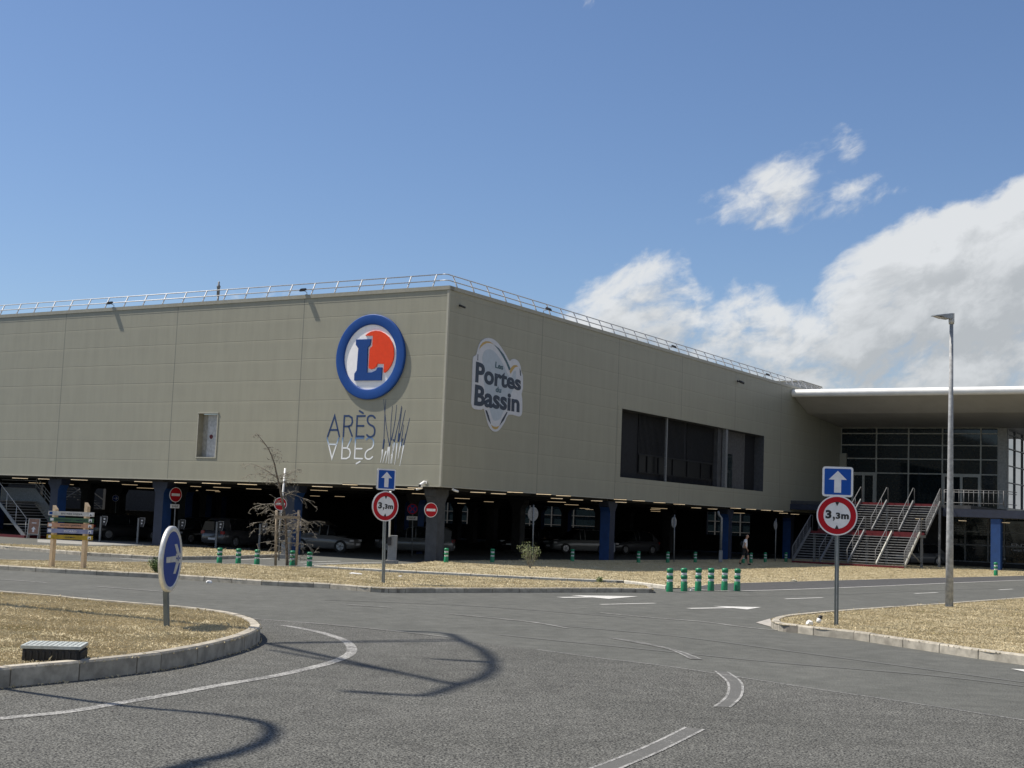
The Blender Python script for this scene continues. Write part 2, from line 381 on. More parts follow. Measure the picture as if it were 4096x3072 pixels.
def text_mb(s, fr, box, n0, n1, bold=0., shear=0.):
    """text laid into box (a0,b0,a1,b1) of a frame, as solid letters from n0 to n1"""
    cu = bpy.data.curves.new('t', 'FONT'); cu.body = s; cu.size = 1; cu.offset = bold; cu.extrude = .5; cu.resolution_u = 4; cu.shear = shear
    ob = bpy.data.objects.new('t', cu); COL.objects.link(ob)
    dg = bpy.context.evaluated_depsgraph_get(); me = bpy.data.meshes.new_from_object(ob.evaluated_get(dg))
    v = np.array([q.co[:] for q in me.vertices]); lo = v.min(0); hi = v.max(0)
    a0, b0, a1, b1 = box
    out = []
    for q in v:
        out.append(fr @ Vector((a0+(q[0]-lo[0])/(hi[0]-lo[0])*(a1-a0), b0+(q[1]-lo[1])/(hi[1]-lo[1])*(b1-b0), n0+(q[2]-lo[2])/(hi[2]-lo[2])*(n1-n0))))
    mb = MB(); mb.add(out, [tuple(p.vertices) for p in me.polygons])
    bpy.data.objects.remove(ob); bpy.data.curves.remove(cu); bpy.data.meshes.remove(me)
    return mb
def stroke(mb, fr, pts, w, n0, n1, mi=0, rnd=True):
    """flat stroke with round ends following pts in a frame"""
    P2 = [Vector(p) for p in pts]; L = []; R_ = []
    ws = w if isinstance(w, (list, tuple)) else [w]*len(P2)
    for i, p in enumerate(P2):
        d0 = (P2[i]-P2[i-1]).normalized() if i > 0 else (P2[1]-P2[0]).normalized()
        d1 = (P2[i+1]-P2[i]).normalized() if i < len(P2)-1 else d0
        d = (d0+d1); d = d.normalized() if d.length > 1e-6 else d0
        k = 1/max(.35, d.dot(d0)); nrm = Vector((-d.y, d.x))*ws[i]/2*k
        L.append(p+nrm); R_.append(p-nrm)
    def cap(p, d, w_):
        if not rnd: return []
        a0 = math.atan2(d.y, d.x); return [p+Vector((math.cos(a0+t), math.sin(a0+t)))*w_/2 for t in (-.9, -.45, 0, .45, .9)]
    de = (P2[-1]-P2[-2]).normalized(); ds = (P2[0]-P2[1]).normalized()
    vs = []; fs = []
    N = len(P2)
    for z in (n1, n0):
        vs += [fr @ Vector((q.x, q.y, z)) for q in L]+[fr @ Vector((q.x, q.y, z)) for q in R_]
    for i in range(N-1):
        fs.append((i, i+N, i+N+1, i+1)); fs.append((2*N+i, 2*N+i+1, 3*N+i+1, 3*N+i))
        fs.append((i, i+1, 2*N+i+1, 2*N+i)); fs.append((N+i, 3*N+i, 3*N+i+1, N+i+1))
    mb.add(vs, fs, mi=mi)
    if rnd:
        for p, d, w_ in ((P2[-1], de, ws[-1]), (P2[0], ds, ws[0])):
            poly = [p-Vector((-d.y, d.x))*w_/2]+cap(p, d, w_)+[p+Vector((-d.y, d.x))*w_/2]
            mb.prism(fr, [(q.x, q.y) for q in poly], n0, n1, mi)
    return mb

# ------------------------------------------------------------------ ground sheets
def sheet(name, pts, z, m, kind='structure', thick=0.):
    mb = MB(); vs = [(p[0], p[1], z) for p in pts]; mb.add(vs, [tuple(range(len(vs)))])
    me_o = mb.build(name, m)
    bm = bmesh.new(); bm.from_mesh(me_o.data)
    if bm.faces[0:] and bm.faces[:][0].normal.z < 0: bmesh.ops.reverse_faces(bm, faces=bm.faces[:])
    bmesh.ops.triangulate(bm, faces=bm.faces[:]); bm.to_mesh(me_o.data); bm.free()
    me_o['kind'] = kind; return me_o
def catmull(P, n=6):
    P = [Vector(p).to_3d() if len(p) == 2 else Vector(p) for p in P]; out = []
    for i in range(len(P)-1):
        a = P[max(i-1, 0)]; b = P[i]; c = P[i+1]; d = P[min(i+2, len(P)-1)]
        for k in range(n):
            t = k/n; out.append(.5*((2*b)+(c-a)*t+(2*a-5*b+4*c-d)*t*t+(3*b-a-3*c+d)*t**3))
    out.append(P[-1]); return out
m_asp = asphalt('smooth asphalt', (.108, .111, .102), (.092, .095, .087), 34, .6, .15)
m_aspr = asphalt('coarse asphalt', (.116, .117, .108), (.094, .095, .087), 44, 2.4, .8)
m_aspd = asphalt('dark asphalt path', (.074, .075, .076), (.064, .065, .067), 40, .25, .08)
g = MB(); g.add([(-2500, -600, 0), (2500, -600, 0), (2500, 3500, 0), (-2500, 3500, 0)], [(0, 1, 2, 3)])
struct(g.build('ground', m_asp))
# coarse foreground asphalt, bounded by the seam
seam = [(-700, 2440), (400, 2462), (1000, 2477), (1300, 2500), (1553, 2525), (1870, 2563), (2408, 2636), (2700, 2672), (3175, 2745), (3614, 2810), (4096, 2884), (4700, 2985)]
sp = catmull([G(*p) for p in seam], 4)
poly = [(p.x, p.y) for p in sp]+[(14, -3), (-16, -3)]
sheet('roundabout_road', poly, .004, m_aspr)

def kerb(name, path, w, h, m, z0=-.02, stone=1.0, inner=1, bev=.02, m_side=None):
    """stones along a world path (list of xy), body lies to side `inner` (+1 left of travel)"""
    P = [Vector((p[0], p[1])) for p in path]
    # resample
    segs = [(P[i+1]-P[i]).length for i in range(len(P)-1)]; tot = sum(segs)
    def at(s):
        s = max(0, min(tot-1e-6, s)); i = 0
        while i < len(segs)-1 and s > segs[i]: s -= segs[i]; i += 1
        d = (P[i+1]-P[i]).normalized(); return P[i]+d*s, d
    mb = MB(); s = 0.
    while s < tot-.05:
        # shorter stones on curves
        _, d0 = at(s+.02); _, d1 = at(min(tot, s+stone)); ln = stone if d0.dot(d1) > .985 else stone*.5
        e = min(tot, s+ln); gap = .022; hh = h+random.uniform(-.004, .004); sh = random.uniform(-.004, .004)
        ks = max(1, int((e-s)/.34)); secs = []
        for k in range(ks+1):
            p, d = at(s+gap/2+(e-s-gap)*k/ks); n = Vector((-d.y, d.x))*inner
            prof = [(sh, z0), (sh, hh-bev*1.3), (sh+bev, hh), (w, hh), (w, z0)]
            secs.append([(p.x+n.x*a, p.y+n.y*a, z) for a, z in prof])
        vs = [v for q in secs for v in q]; fs = []
        for k in range(ks):
            for j in range(4): fs.append((k*5+j, k*5+j+1, (k+1)*5+j+1, (k+1)*5+j))
        fs += [(0, 1, 2, 3, 4), tuple(ks*5+j for j in range(5))[::-1]]
        if inner > 0: fs = [f[::-1] for f in fs]
        mb.add(vs, fs); s = e
    o = struct(mb.build(name, m))
    mj = MB()                                           # mortar core behind the joints
    N = max(2, int(tot/.4)); vs = []
    for k in range(N+1):
        p, d = at(tot*k/N); n = Vector((-d.y, d.x))*inner
        for a, z in ((.012, z0), (.012, h-.022), (w-.01, h-.022), (w-.01, z0)): vs.append((p.x+n.x*a, p.y+n.y*a, z))
    fs = [(k*4+j, k*4+j+1, (k+1)*4+j+1, (k+1)*4+j) for k in range(N) for j in range(3)]
    mj.add(vs, fs); mo = mj.build('kerb_mortar', mat('mortar', (.22, .20, .17), .95), o)
    return o
def inset_poly(pts, d):
    return pts

m_dry = mat('dry grass ground', (.48, .41, .27), .95, var=0, col2=(.30, .265, .155), scale=1.6, bump=.8, bscale=26, detail=8)
def in_poly(P, poly):
    x, y = P[:, 0], P[:, 1]; c = np.zeros(len(P), bool); n = len(poly)
    for i in range(n):
        x0, y0 = poly[i][0], poly[i][1]; x1, y1 = poly[i-1][0], poly[i-1][1]
        with np.errstate(divide='ignore', invalid='ignore'):
            k = ((y0 > y) != (y1 > y)) & (x < (x1-x0)*(y-y0)/(y1-y0+1e-12)+x0)
        c ^= k
    return c
def visible(P, m=250):
    d = P-CAM; dd = d@F; x = 2048+FPX*(d@XR)/dd; y = 1536-FPX*(d@UR)/dd
    return (dd > 1) & (x > -m) & (x < 4096+m) & (y > -m) & (y < 3072+m)
def grass_mat():
    m = bpy.data.materials.new('dry grass'); m.use_nodes = True; t = m.node_tree; b = t.nodes['Principled BSDF']
    g_ = nn(t, 'ShaderNodeNewGeometry'); r = g_.outputs['Random Per Island']
    cr = nn(t, 'ShaderNodeValToRGB'); e = cr.color_ramp; e.elements[0].color = (.20, .21, .085, 1); e.elements[1].color = (.64, .565, .39, 1)
    q = e.elements.new(.45); q.color = (.50, .43, .285, 1); q = e.elements.new(.16); q.color = (.40, .33, .195, 1)
    big = NOISE(t, g_.outputs['Position'], .9, 4, .6)
    lk(t, MA(t, 'ADD', MA(t, 'MULTIPLY', r, .42), MA(t, 'MULTIPLY_ADD', big, 1.7, -.56)), cr.inputs[0])
    lk(t, cr.outputs[0], b.inputs['Base Color']); b.inputs['Roughness'].default_value = .8; b.inputs['Specular IOR Level'].default_value = .2
    return m
m_grass = grass_mat()
def grass(name, poly, z, dens, h, w, label, far=1e9, origin=None):
    P = np.array([[p[0], p[1]] for p in poly]); lo = P.min(0); hi = P.max(0)
    area = (hi-lo).prod(); n = int(area*dens)
    q = rng.random((n, 2))*(hi-lo)+lo; q = q[in_poly(q, poly)]
    p3 = np.column_stack([q, np.array([z(*p) for p in q]) if callable(z) else np.full(len(q), z)]); p3 = p3[visible(p3, 60)]
    # patchiness
    k = np.sin(p3[:, 0]*2.3+1.3*np.sin(p3[:, 1]*1.9))*np.sin(p3[:, 1]*2.9+np.sin(p3[:, 0]*3.1))
    p3 = p3[rng.random(len(p3)) < .62+.38*k]
    n = len(p3); ang = rng.random(n)*2*np.pi; L = h*(.45+rng.random(n)**2*1.1)*np.where(rng.random(n) < .006, 2.2, 1.); ln = rng.random(n)*1.3+.25
    dx = np.cos(ang); dy = np.sin(ang)
    ww = w*(.6+.8*rng.random(n)); a2 = rng.random(n)*2*np.pi
    V = np.zeros((n, 4, 3))
    V[:, 0] = p3+np.column_stack([np.cos(a2)*ww/2, np.sin(a2)*ww/2, np.full(n, -.01)]); V[:, 1] = p3-np.column_stack([np.cos(a2)*ww/2, np.sin(a2)*ww/2, np.full(n, .01)])
    tip = np.column_stack([dx*L*np.sin(ln), dy*L*np.sin(ln), L*np.cos(ln)*.9])
    mid = np.column_stack([dx*L*.4*np.sin(ln*.5), dy*L*.4*np.sin(ln*.5), L*.55*np.cos(ln*.5)])
    V[:, 2] = p3+mid+np.column_stack([-np.cos(a2)*ww/3, -np.sin(a2)*ww/3, np.zeros(n)]); V[:, 3] = p3+tip
    me = bpy.data.meshes.new(name); me.vertices.add(n*4); me.vertices.foreach_set('co', V.reshape(-1))
    idx = (np.arange(n)[:, None]*4+np.array([0, 1, 2, 0, 2, 3])[None]).reshape(-1)
    me.loops.add(n*6); me.loops.foreach_set('vertex_index', idx); me.polygons.add(n*2)
    me.polygons.foreach_set('loop_start', np.arange(n*2)*3); me.polygons.foreach_set('loop_total', np.full(n*2, 3)); me.update(); me.validate()
    me.materials.append(m_grass); o = bpy.data.objects.new(name, me); COL.objects.link(o)
    tag(o, label, 'grass', kind='stuff'); return o

# --- roundabout island, left foreground
hk = .235
fr_px = [(0, 2667), (44, 2667), (272, 2648), (468, 2629), (620, 2612), (742, 2594), (848, 2572), (918, 2556), (985, 2537), (1028, 2518), (1042, 2505)]
bk_px = [(1038, 2490), (1012, 2472), (960, 2456), (880, 2441), (760, 2427), (633, 2416), (405, 2397), (200, 2378), (0, 2362)]
fw = [G(x, y, hk) for x, y in fr_px]; bw = [G(x, y, hk) for x, y in bk_px]
d0 = (fw[1]-fw[4]).normalized(); fw = [fw[1]+d0*18, fw[1]+d0*8, fw[1]+d0*2.5]+fw[1:]
d1 = (bw[-1]-bw[-3]).normalized(); bw = bw+[bw[-1]+d1*8, bw[-1]+d1*22]
out = catmull([(p.x, p.y) for p in fw+bw], 5); isl1 = [(p.x, p.y) for p in out]
kerb('kerb', isl1, .16, hk, m_kerb, stone=1.0, inner=1)
sheet('island_ground', isl1, hk-.035, m_dry)
grass('dry_grass', isl1, hk-.035, 4200, .034, .0038, 'dry straw grass covering the roundabout island at the lower left')
_k = [(p.x, p.y) for p in out if p.y < 24.5 and p.x > -8]
grass('kerb_weeds', [(x+.01, y-.0) for x, y in _k]+[(x+.05, y-.09) for x, y in _k[::-1]], .004, 900, .035, .008, 'scruffy dry weeds and grit along the foot of the roundabout kerb')
# --- middle island (front kerb of the long verge)
hm = .14
mf_px = [(-300, 2243), (0, 2260), (202, 2272), (642, 2294.6), (727, 2299), (1059, 2321.5), (1300, 2332.6), (1453, 2345), (1530, 2349.5), (1611, 2351), (1800, 2351), (2500, 2351.6), (2618, 2354)]
mb_px = [(2600, 2340), (2495, 2331), (2400, 2327), (2117, 2314), (1900, 2303), (1516, 2284), (1254, 2268), (1180, 2262), (1083, 2263), (1005, 2256), (869, 2252), (736, 2248), (642, 2246), (348, 2244), (190, 2240), (0, 2236), (-300, 2226)]
mf = [G(x, y, hm) for x, y in mf_px]; mbk = [G(x, y, hm) for x, y in mb_px]
mfc = catmull([(p.x, p.y) for p in mf[:-1]], 3)+[mf[-1].to_2d().to_3d()]
isl2 = [(p.x, p.y) for p in mfc]+[(p.x, p.y) for p in mbk]
kerb('kerb', [(p.x, p.y) for p in mfc]+[(mbk[0].x, mbk[0].y)], .15, hm, m_kerb, stone=1.0, inner=1)
kerb('kerb', [(p.x, p.y) for p in mbk[6:]], .08, hm, m_kerbl, stone=1.0, inner=1)
sheet('verge', isl2, hm-.03, m_dry)
grass('dry_grass', isl2, hm-.03, 1200, .036, .0075, 'dry brown grass on the long kerbed verge with the timber signboard')
# --- back verge by the building
hb = .20
bf_px = [(1254, 2262), (1516, 2276), (1900, 2295), (2117, 2306), (2400, 2318), (2495, 2321), (2662, 2341), (2764, 2350), (2811, 2342), (2890, 2335), (3000, 2331), (3332, 2322), (3700, 2312), (4096, 2303), (4500, 2290)]
bf = [G(x, y, .13 if i < 7 else .012) for i, (x, y) in enumerate(bf_px)]
under = [C+DR*62+EV*(-.6), C+DR*35+EV*(-.6), C+DR*3+EV*(-.6), C+DR*.8+EV*(-.6)]
bb = [bf[-1]+Vector((0, 20, 0)), C+DR*52+EV*20, C+DR*52+EV*(-.6)]+under[1:]+[G(1620, 2254, .13), G(1450, 2255, .13), G(1330, 2257, .13)]
isl3 = [(p.x, p.y) for p in bf]+[(p.x, p.y) for p in bb]
kerb('kerb', [(p.x, p.y) for p in bf[:7]], .10, .13, m_kerbl, stone=1.0, inner=1)

def zverge(x, y): return .012+.095*min(1, max(0, (6.5-x)/4))
from mathutils.geometry import delaunay_2d_cdt
_p = [Vector(p) for p in isl3]; _n = len(_p); _lo = np.array(isl3).min(0); _hi = np.array(isl3).max(0)
_g = np.array([[x, y] for x in np.arange(_lo[0], _hi[0], 1.5) for y in np.arange(_lo[1], _hi[1], 3.)]); _g = _g[in_poly(_g, isl3)]
_v, _e, _f = delaunay_2d_cdt(_p+[Vector(q) for q in _g], [], [list(range(_n))], 1, 1e-4)[:3]
mb = MB(); mb.add([(v.x, v.y, zverge(v.x, v.y)) for v in _v], [tuple(f) for f in _f]); struct(mb.build('verge', m_dry))
grass('dry_grass', isl3, zverge, 480, .04, .011, 'dry straw grass in front of the shaded facade')
# --- second small island behind the access lane, left
if1 = [(-60, 2176), (24, 2184.8), (202.5, 2198), (332, 2209), (642, 2226.6), (736, 2226.6), (869, 2225), (1090, 2218.6), (1165, 2214)]
ib1 = [(1160, 2208), (1011, 2203), (853, 2193), (633, 2183), (350, 2184), (202, 2181), (60, 2176), (-60, 2170)]
f4 = [G(x, y, .13) for x, y in if1]; b4 = [G(x, y, .13) for x, y in ib1]
isl4 = [(p.x, p.y) for p in f4+b4]
kerb('kerb', [(p.x, p.y) for p in f4], .14, .14, m_kerb, stone=1.0, inner=1)
sheet('verge', isl4, .11, m_dry)
grass('dry_grass', isl4, .11, 380, .05, .013, 'dry grass strip behind the access lane at the far left')
# --- right island
hr = .17
rf_px = [(4700, 2705), (4400, 2665), (4096, 2620), (3959, 2603), (3729, 2570), (3527, 2541), (3412, 2524), (3344, 2517), (3266, 2509), (3215, 2502), (3175, 2498), (3130, 2494), (3097, 2486)]
rb_px = [(3085, 2477), (3101, 2467), (3130, 2460), (3175, 2454.6), (3344, 2440), (3547, 2426), (3777, 2411), (4096, 2388), (4500, 2360)]
rf = [G(x, y, hr) for x, y in rf_px]; rb = [G(x, y, hr) for x, y in rb_px]
rc = catmull([(p.x, p.y) for p in rf+rb], 4); isl5 = [(p.x, p.y) for p in rc]
kerb('kerb', isl5, .16, hr, m_kerb, stone=1.0, inner=-1)
sheet('island_ground', isl5, hr-.03, m_dry)
grass('dry_grass', isl5, hr-.03, 2300, .036, .005, 'dry straw grass on the right-hand island around the lamp post')
tipp = [G(3026, 2490), G(3068, 2483), G(3090, 2500), G(3100, 2508), G(3060, 2507)]
tipw = [(G(3024, 2492).x, G(3024, 2492).y), (G(3080, 2476).x, G(3080, 2476).y), (G(3095, 2512).x, G(3095, 2512).y)]
sheet('pavement', tipw, .012, mat('pale concrete', (.36, .34, .31), .9, var=.12))
# dark path right
pl_px = [(2764, 2354), (2830, 2361), (2979, 2364), (3334, 2353), (3777, 2334), (4096, 2321), (4500, 2304)]
pw = [G(x, y) for x, y in pl_px]
sheet('path', [(p.x, p.y) for p in bf[7:]]+[(p.x, p.y) for p in pw[::-1]], .008, m_aspd)

# pale pavement strip in front of the chargers
sheet('pavement', [(G(x, y).x, G(x, y).y) for x, y in ((150, 2170), (350, 2180), (633, 2181), (860, 2190), (1000, 2200), (1000, 2192), (620, 2170), (350, 2162), (150, 2158))], .01, mat('lane concrete', (.26, .26, .25), .9))

# ------------------------------------------------------------------ road markings (flat paint sheets)
def ribbon(name, pts, w, z, m, n=5, taper=None):
    P = catmull([(p.x, p.y) for p in pts], n); mb = MB(); vs = []
    for i, p in enumerate(P):
        d = (P[min(i+1, len(P)-1)]-P[max(i-1, 0)]); d.normalize(); nn_ = Vector((-d.y, d.x, 0))*w/2
        vs += [(p.x+nn_.x, p.y+nn_.y, z), (p.x-nn_.x, p.y-nn_.y, z)]
    mb.add(vs, [(2*i, 2*i+1, 2*i+3, 2*i+2) for i in range(len(P)-1)])
    return struct(mb.build(name, m))
def rp(name, pts, w, z=.009, m=None, n=5): return ribbon(name, [G(x, y) for x, y in pts], w, z, m or m_line, n)
rp('road_marking', [(-250, 2905), (0, 2877), (253, 2852), (443, 2821), (664, 2783), (886, 2742), (1107, 2704), (1297, 2660), (1385, 2627), (1408, 2600), (1385, 2568), (1320, 2542), (1240, 2522), (1130, 2502)], .16)
# ghost dashes of the roundabout ring
def ghost(c1, c2):
    rp('road_marking', c1, .035, .010, m_edge); rp('road_marking', c2, .035, .010, m_edge)
    ps = [G(*p) for p in catmull_px(c1)]; qs = [G(*p) for p in catmull_px(c2)]
    mb = MB(); vs = []
    for a_, b_ in zip(ps, qs): vs += [(a_.x, a_.y, .008), (b_.x, b_.y, .008)]
    mb.add(vs, [(2*i, 2*i+1, 2*i+3, 2*i+2) for i in range(len(ps)-1)]); struct(mb.build('road_marking', painted('ghost fill', .62, (.22, .22, .21), (.088, .088, .082), 34)))
def catmull_px(P): return [(p.x, p.y) for p in catmull(P, 5)]
ghost([(2860, 2686), (2911, 2732), (2908, 2785), (2858, 2829)], [(2911, 2690), (2965, 2732), (2965, 2785), (2920, 2831)])
ghost([(2744, 2912), (2600, 2982), (2440, 3048), (2300, 3100)], [(2815, 2920), (2670, 2994), (2510, 3064), (2400, 3110)])
ghost([(2440, 2554), (2560, 2575), (2680, 2600), (2765, 2638)], [(2460, 2554), (2600, 2578), (2720, 2607), (2808, 2640)])
rp('road_marking', [(1800, 2457), (2060, 2482), (2160, 2494), (2270, 2514)], .10, .009, m_worn)
rp('road_marking', [(2401, 2452), (2600, 2471), (2800, 2487), (3000, 2512), (3140, 2524)], .10, .009, m_line)
rp('road_marking', [(1000, 2475), (1300, 2498), (1553, 2523), (1790, 2549)], .07, .009, m_worn)
rp('road_marking', [(2150, 2600), (2408, 2635), (2700, 2671), (3175, 2744), (3614, 2809), (4096, 2883), (4400, 2935)], .05, .009, painted('seam line', .50, (.24, .24, .23), (.09, .09, .088)))
rp('road_marking', [(0, 2318), (190, 2332)], .12, .009, m_worn); rp('road_marking', [(380, 2346), (540, 2359), (680, 2369)], .12, .009, m_worn)
rp('road_marking', [(1370, 2418), (1570, 2432)], .12, .009, m_worn)
# straight-ahead arrows and dashes
def arrow(p0, p1, w=.18, hw=.55, hl=1.4, z=.010, m=None):
    a_, b_ = G(*p0), G(*p1); d = (b_-a_); L = d.length; d.normalize(); n = Vector((-d.y, d.x, 0))
    pts = [a_+n*w/2, a_-n*w/2, a_+d*(L-hl)-n*w/2, a_+d*(L-hl)-n*hw, b_, a_+d*(L-hl)+n*hw, a_+d*(L-hl)+n*w/2]
    mb = MB(); mb.add([(p.x, p.y, z) for p in pts], [(0, 1, 2, 6), (2, 3, 4), (2, 4, 6), (6, 4, 5)]); return struct(mb.build('road_marking', m or m_fresh))
arrow((2240, 2391), (2554, 2386.5), hw=.75, hl=2.1, w=.3); arrow((2755, 2435), (3045, 2430), hw=.6, hl=1.3, w=.22)
rp('road_marking', [(2402, 2419), (2620, 2414)], .13, .010, m_fresh); rp('road_marking', [(3142, 2396.5), (3291, 2391.5)], .13, .010, m_fresh)
rp('road_marking', [(3659, 2375), (3750, 2371)], .13, .010, m_fresh); rp('road_marking', [(3996, 2360), (4050, 2357)], .13, .010, m_fresh)
mb = MB(); a_ = [G(4044, 2677), G(4130, 2681), G(4150, 2700)]; mb.add([(p.x, p.y, .01) for p in a_], [(0, 2, 1)]); struct(mb.build('road_marking', m_fresh))
rp('road_marking', pl_px, .12, .012, m_fresh)
ribbon('kerb', [p for p in bf[7:]], .07, .018, m_kerbl)
rp('road_marking', [(480, 2234), (642, 2242)], .15, .010, m_fresh); rp('road_marking', [(530, 2240), (640, 2246)], .12, .010, m_fresh)
rp('road_marking', [(948, 2240), (1088, 2234.5)], .15, .010, m_fresh); rp('road_marking', [(1200, 2249.5), (1360, 2245)], .15, .010, m_fresh)
rp('road_marking', [(1219, 2259), (1420, 2252), (1527, 2250.5)], .15, .010, m_fresh)
# tyre marks
m_skid = painted('tyre polish', .5, (.094, .096, .090), (.104, .106, .098), 9)
for pts in ([(2200, 2500), (2700, 2545), (3160, 2605), (3500, 2650), (4096, 2730)], [(2000, 2540), (2600, 2600), (3100, 2650), (3700, 2700), (4096, 2745)], [(2900, 2345+40), (3300, 2380), (3700, 2363), (4096, 2350)], [(1300, 2400), (1900, 2425), (2500, 2470)]):
    rp('tyre_mark', pts, .13, .006, m_skid)

# ------------------------------------------------------------------ the main building
bld = empty('store_building', C, 0, 'long beige metal clad store raised on columns over an open dark car park', 'building')
ZB, ZT = 3.42, 12.30
def wallpanel(fr, a0, a1, b0, b1, holes, th, m, name, depth=.35):
    xs = sorted({a0, a1, *[h[0] for h in holes], *[h[1] for h in holes]}); ys = sorted({b0, b1, *[h[2] for h in holes], *[h[3] for h in holes]})
    mb = MB()
    for i in range(len(xs)-1):
        for j in range(len(ys)-1):
            cx, cy = (xs[i]+xs[i+1])/2, (ys[j]+ys[j+1])/2
            if any(h[0] < cx < h[1] and h[2] < cy < h[3] for h in holes): continue
            mb.add([fr @ Vector((x, y, 0)) for x, y in ((xs[i], ys[j]), (xs[i+1], ys[j]), (xs[i+1], ys[j+1]), (xs[i], ys[j+1]))], [(0, 1, 2, 3)])
    for (x, y, x2, y2) in ((a0, b0, a1, b0),):
        mb.add([fr @ Vector(q) for q in ((x, y, 0), (x2, y2, 0), (x2, y2, -th), (x, y, -th))], [(0, 1, 2, 3)])
    return mb.build(name, m, bld, local=fr)
dl0, dz0 = onplane(800, 1655, FL); dl1, dz1 = onplane(860, 1826, FL)
DH = (-14.78, -13.52, 4.55, 6.72)
wallpanel(FL, -62, 0, ZB, ZT, [DH], .3, m_clad, 'wall')
WH = (17.3, 38.62, 4.62, 8.39)
wallpanel(FR, 0, 62, ZB, ZT, [WH], .3, m_clad, 'wall')
# coping and lower drip trim
mb = MB(); mb.fbox(FL, -62.0, .045, ZT-.10, ZT+.08, -.35, .045); mb.build('coping', m_trimd, bld)
mb = MB(); mb.fbox(FR, .048, 62, ZT-.10, ZT+.078, -.35, .045); mb.build('coping', m_trimd, bld)
mb = MB(); mb.fbox(FL, -62.0, 0, ZT-.36, ZT-.345, -.01, .008); mb.fbox(FR, 0, 62.0, ZT-.36, ZT-.345, -.01, .008); mb.build('flashing', m_trimd, bld)
mb = MB(); mb.fbox(FL, -62.0, .006, ZB-.035, ZB+.01, -.3, .02); mb.fbox(FR, .008, 62, ZB-.034, ZB+.01, -.3, .02); mb.build('drip_trim', m_trim, bld)
mb = MB(); mb.fbox(FL, -.09, .012, ZB+.012, ZT-.102, -.05, .012); mb.fbox(FR, -.009, .09, ZB+.013, ZT-.103, -.05, .0125); mb.build('corner_trim', m_trim, bld)
# deck underside, beams, roof
mb = MB()
def slab(mb, u0, u1, v0, v1, z0, z1):      # u along DR from C, v along EV from C (negative = inside)
    vs = [C+DR*u+EV*v+ZV*z for u in (u0, u1) for v in (v0, v1) for z in (z0, z1)]
    mb.add(vs, [(0, 1, 3, 2), (4, 6, 7, 5), (0, 4, 5, 1), (2, 3, 7, 6), (0, 2, 6, 4), (1, 5, 7, 3)])
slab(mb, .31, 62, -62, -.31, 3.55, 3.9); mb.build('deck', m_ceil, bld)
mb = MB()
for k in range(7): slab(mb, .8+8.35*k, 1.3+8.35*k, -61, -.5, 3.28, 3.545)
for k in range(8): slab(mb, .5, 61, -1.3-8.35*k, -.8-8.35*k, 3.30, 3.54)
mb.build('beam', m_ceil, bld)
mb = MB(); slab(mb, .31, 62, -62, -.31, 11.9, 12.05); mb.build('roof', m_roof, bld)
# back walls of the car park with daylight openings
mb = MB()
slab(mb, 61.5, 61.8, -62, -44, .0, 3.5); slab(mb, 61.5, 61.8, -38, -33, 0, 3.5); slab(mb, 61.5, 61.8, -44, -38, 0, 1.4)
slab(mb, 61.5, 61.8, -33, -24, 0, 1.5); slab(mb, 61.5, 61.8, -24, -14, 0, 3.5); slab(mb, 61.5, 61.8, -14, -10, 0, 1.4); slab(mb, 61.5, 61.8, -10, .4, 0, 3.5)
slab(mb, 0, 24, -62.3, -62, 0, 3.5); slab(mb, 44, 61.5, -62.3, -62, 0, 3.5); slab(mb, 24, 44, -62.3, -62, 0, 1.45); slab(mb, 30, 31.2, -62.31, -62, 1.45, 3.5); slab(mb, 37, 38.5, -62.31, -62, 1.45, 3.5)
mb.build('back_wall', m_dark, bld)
# columns
def column(u, v, faces, front):
    """square column with a chamfered head; mats: 0 side paint, 1 facade-parallel paint"""
    mb = MB(); w = .30; o = C+DR*u+EV*v
    def q(a, b, z): return o+DR*a+EV*b+ZV*z
    long_ = DR if front == 'R' else EV           # head widens along the facade
    def lev(z, ex):
        eu, ev = (ex, 0) if front == 'R' else (0, ex)
        return [q(-w-eu, -w-ev, z), q(w+eu, -w-ev, z), q(w+eu, w+ev, z), q(-w-eu, w+ev, z)]
    levels = [lev(0, 0), lev(2.72, 0), lev(2.95, .14), lev(3.02, .22), lev(3.29, .24)]
    vs = [p for l in levels for p in l]; 
    for k in range(4):
        for j in range(4):
            side = j in (0, 2)                    # j=0: -EV.. face normal along EV? (points 0-1: v=-w) -> normal -EV
            facade_par = (front == 'R' and j in (0, 2)) or (front == 'L' and j in (1, 3))
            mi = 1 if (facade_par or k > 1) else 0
            mb.add([vs[k*4+j], vs[k*4+(j+1) % 4], vs[(k+1)*4+(j+1) % 4], vs[(k+1)*4+j]], [(0, 1, 2, 3)], mi=mi)
    return mb.build('column', faces, bld)
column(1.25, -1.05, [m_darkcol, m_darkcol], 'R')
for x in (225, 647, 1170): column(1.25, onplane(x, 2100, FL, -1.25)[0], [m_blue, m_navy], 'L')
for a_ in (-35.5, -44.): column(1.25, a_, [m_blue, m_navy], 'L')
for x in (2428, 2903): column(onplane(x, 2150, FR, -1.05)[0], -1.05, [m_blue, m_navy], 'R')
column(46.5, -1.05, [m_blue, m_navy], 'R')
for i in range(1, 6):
    for j in range(1, 6): column(1.25+8.35*1.3*i, -1.05-8.35*j*1.05, [m_darkcol if (i+j) % 2 else m_blue, m_dark], 'L')
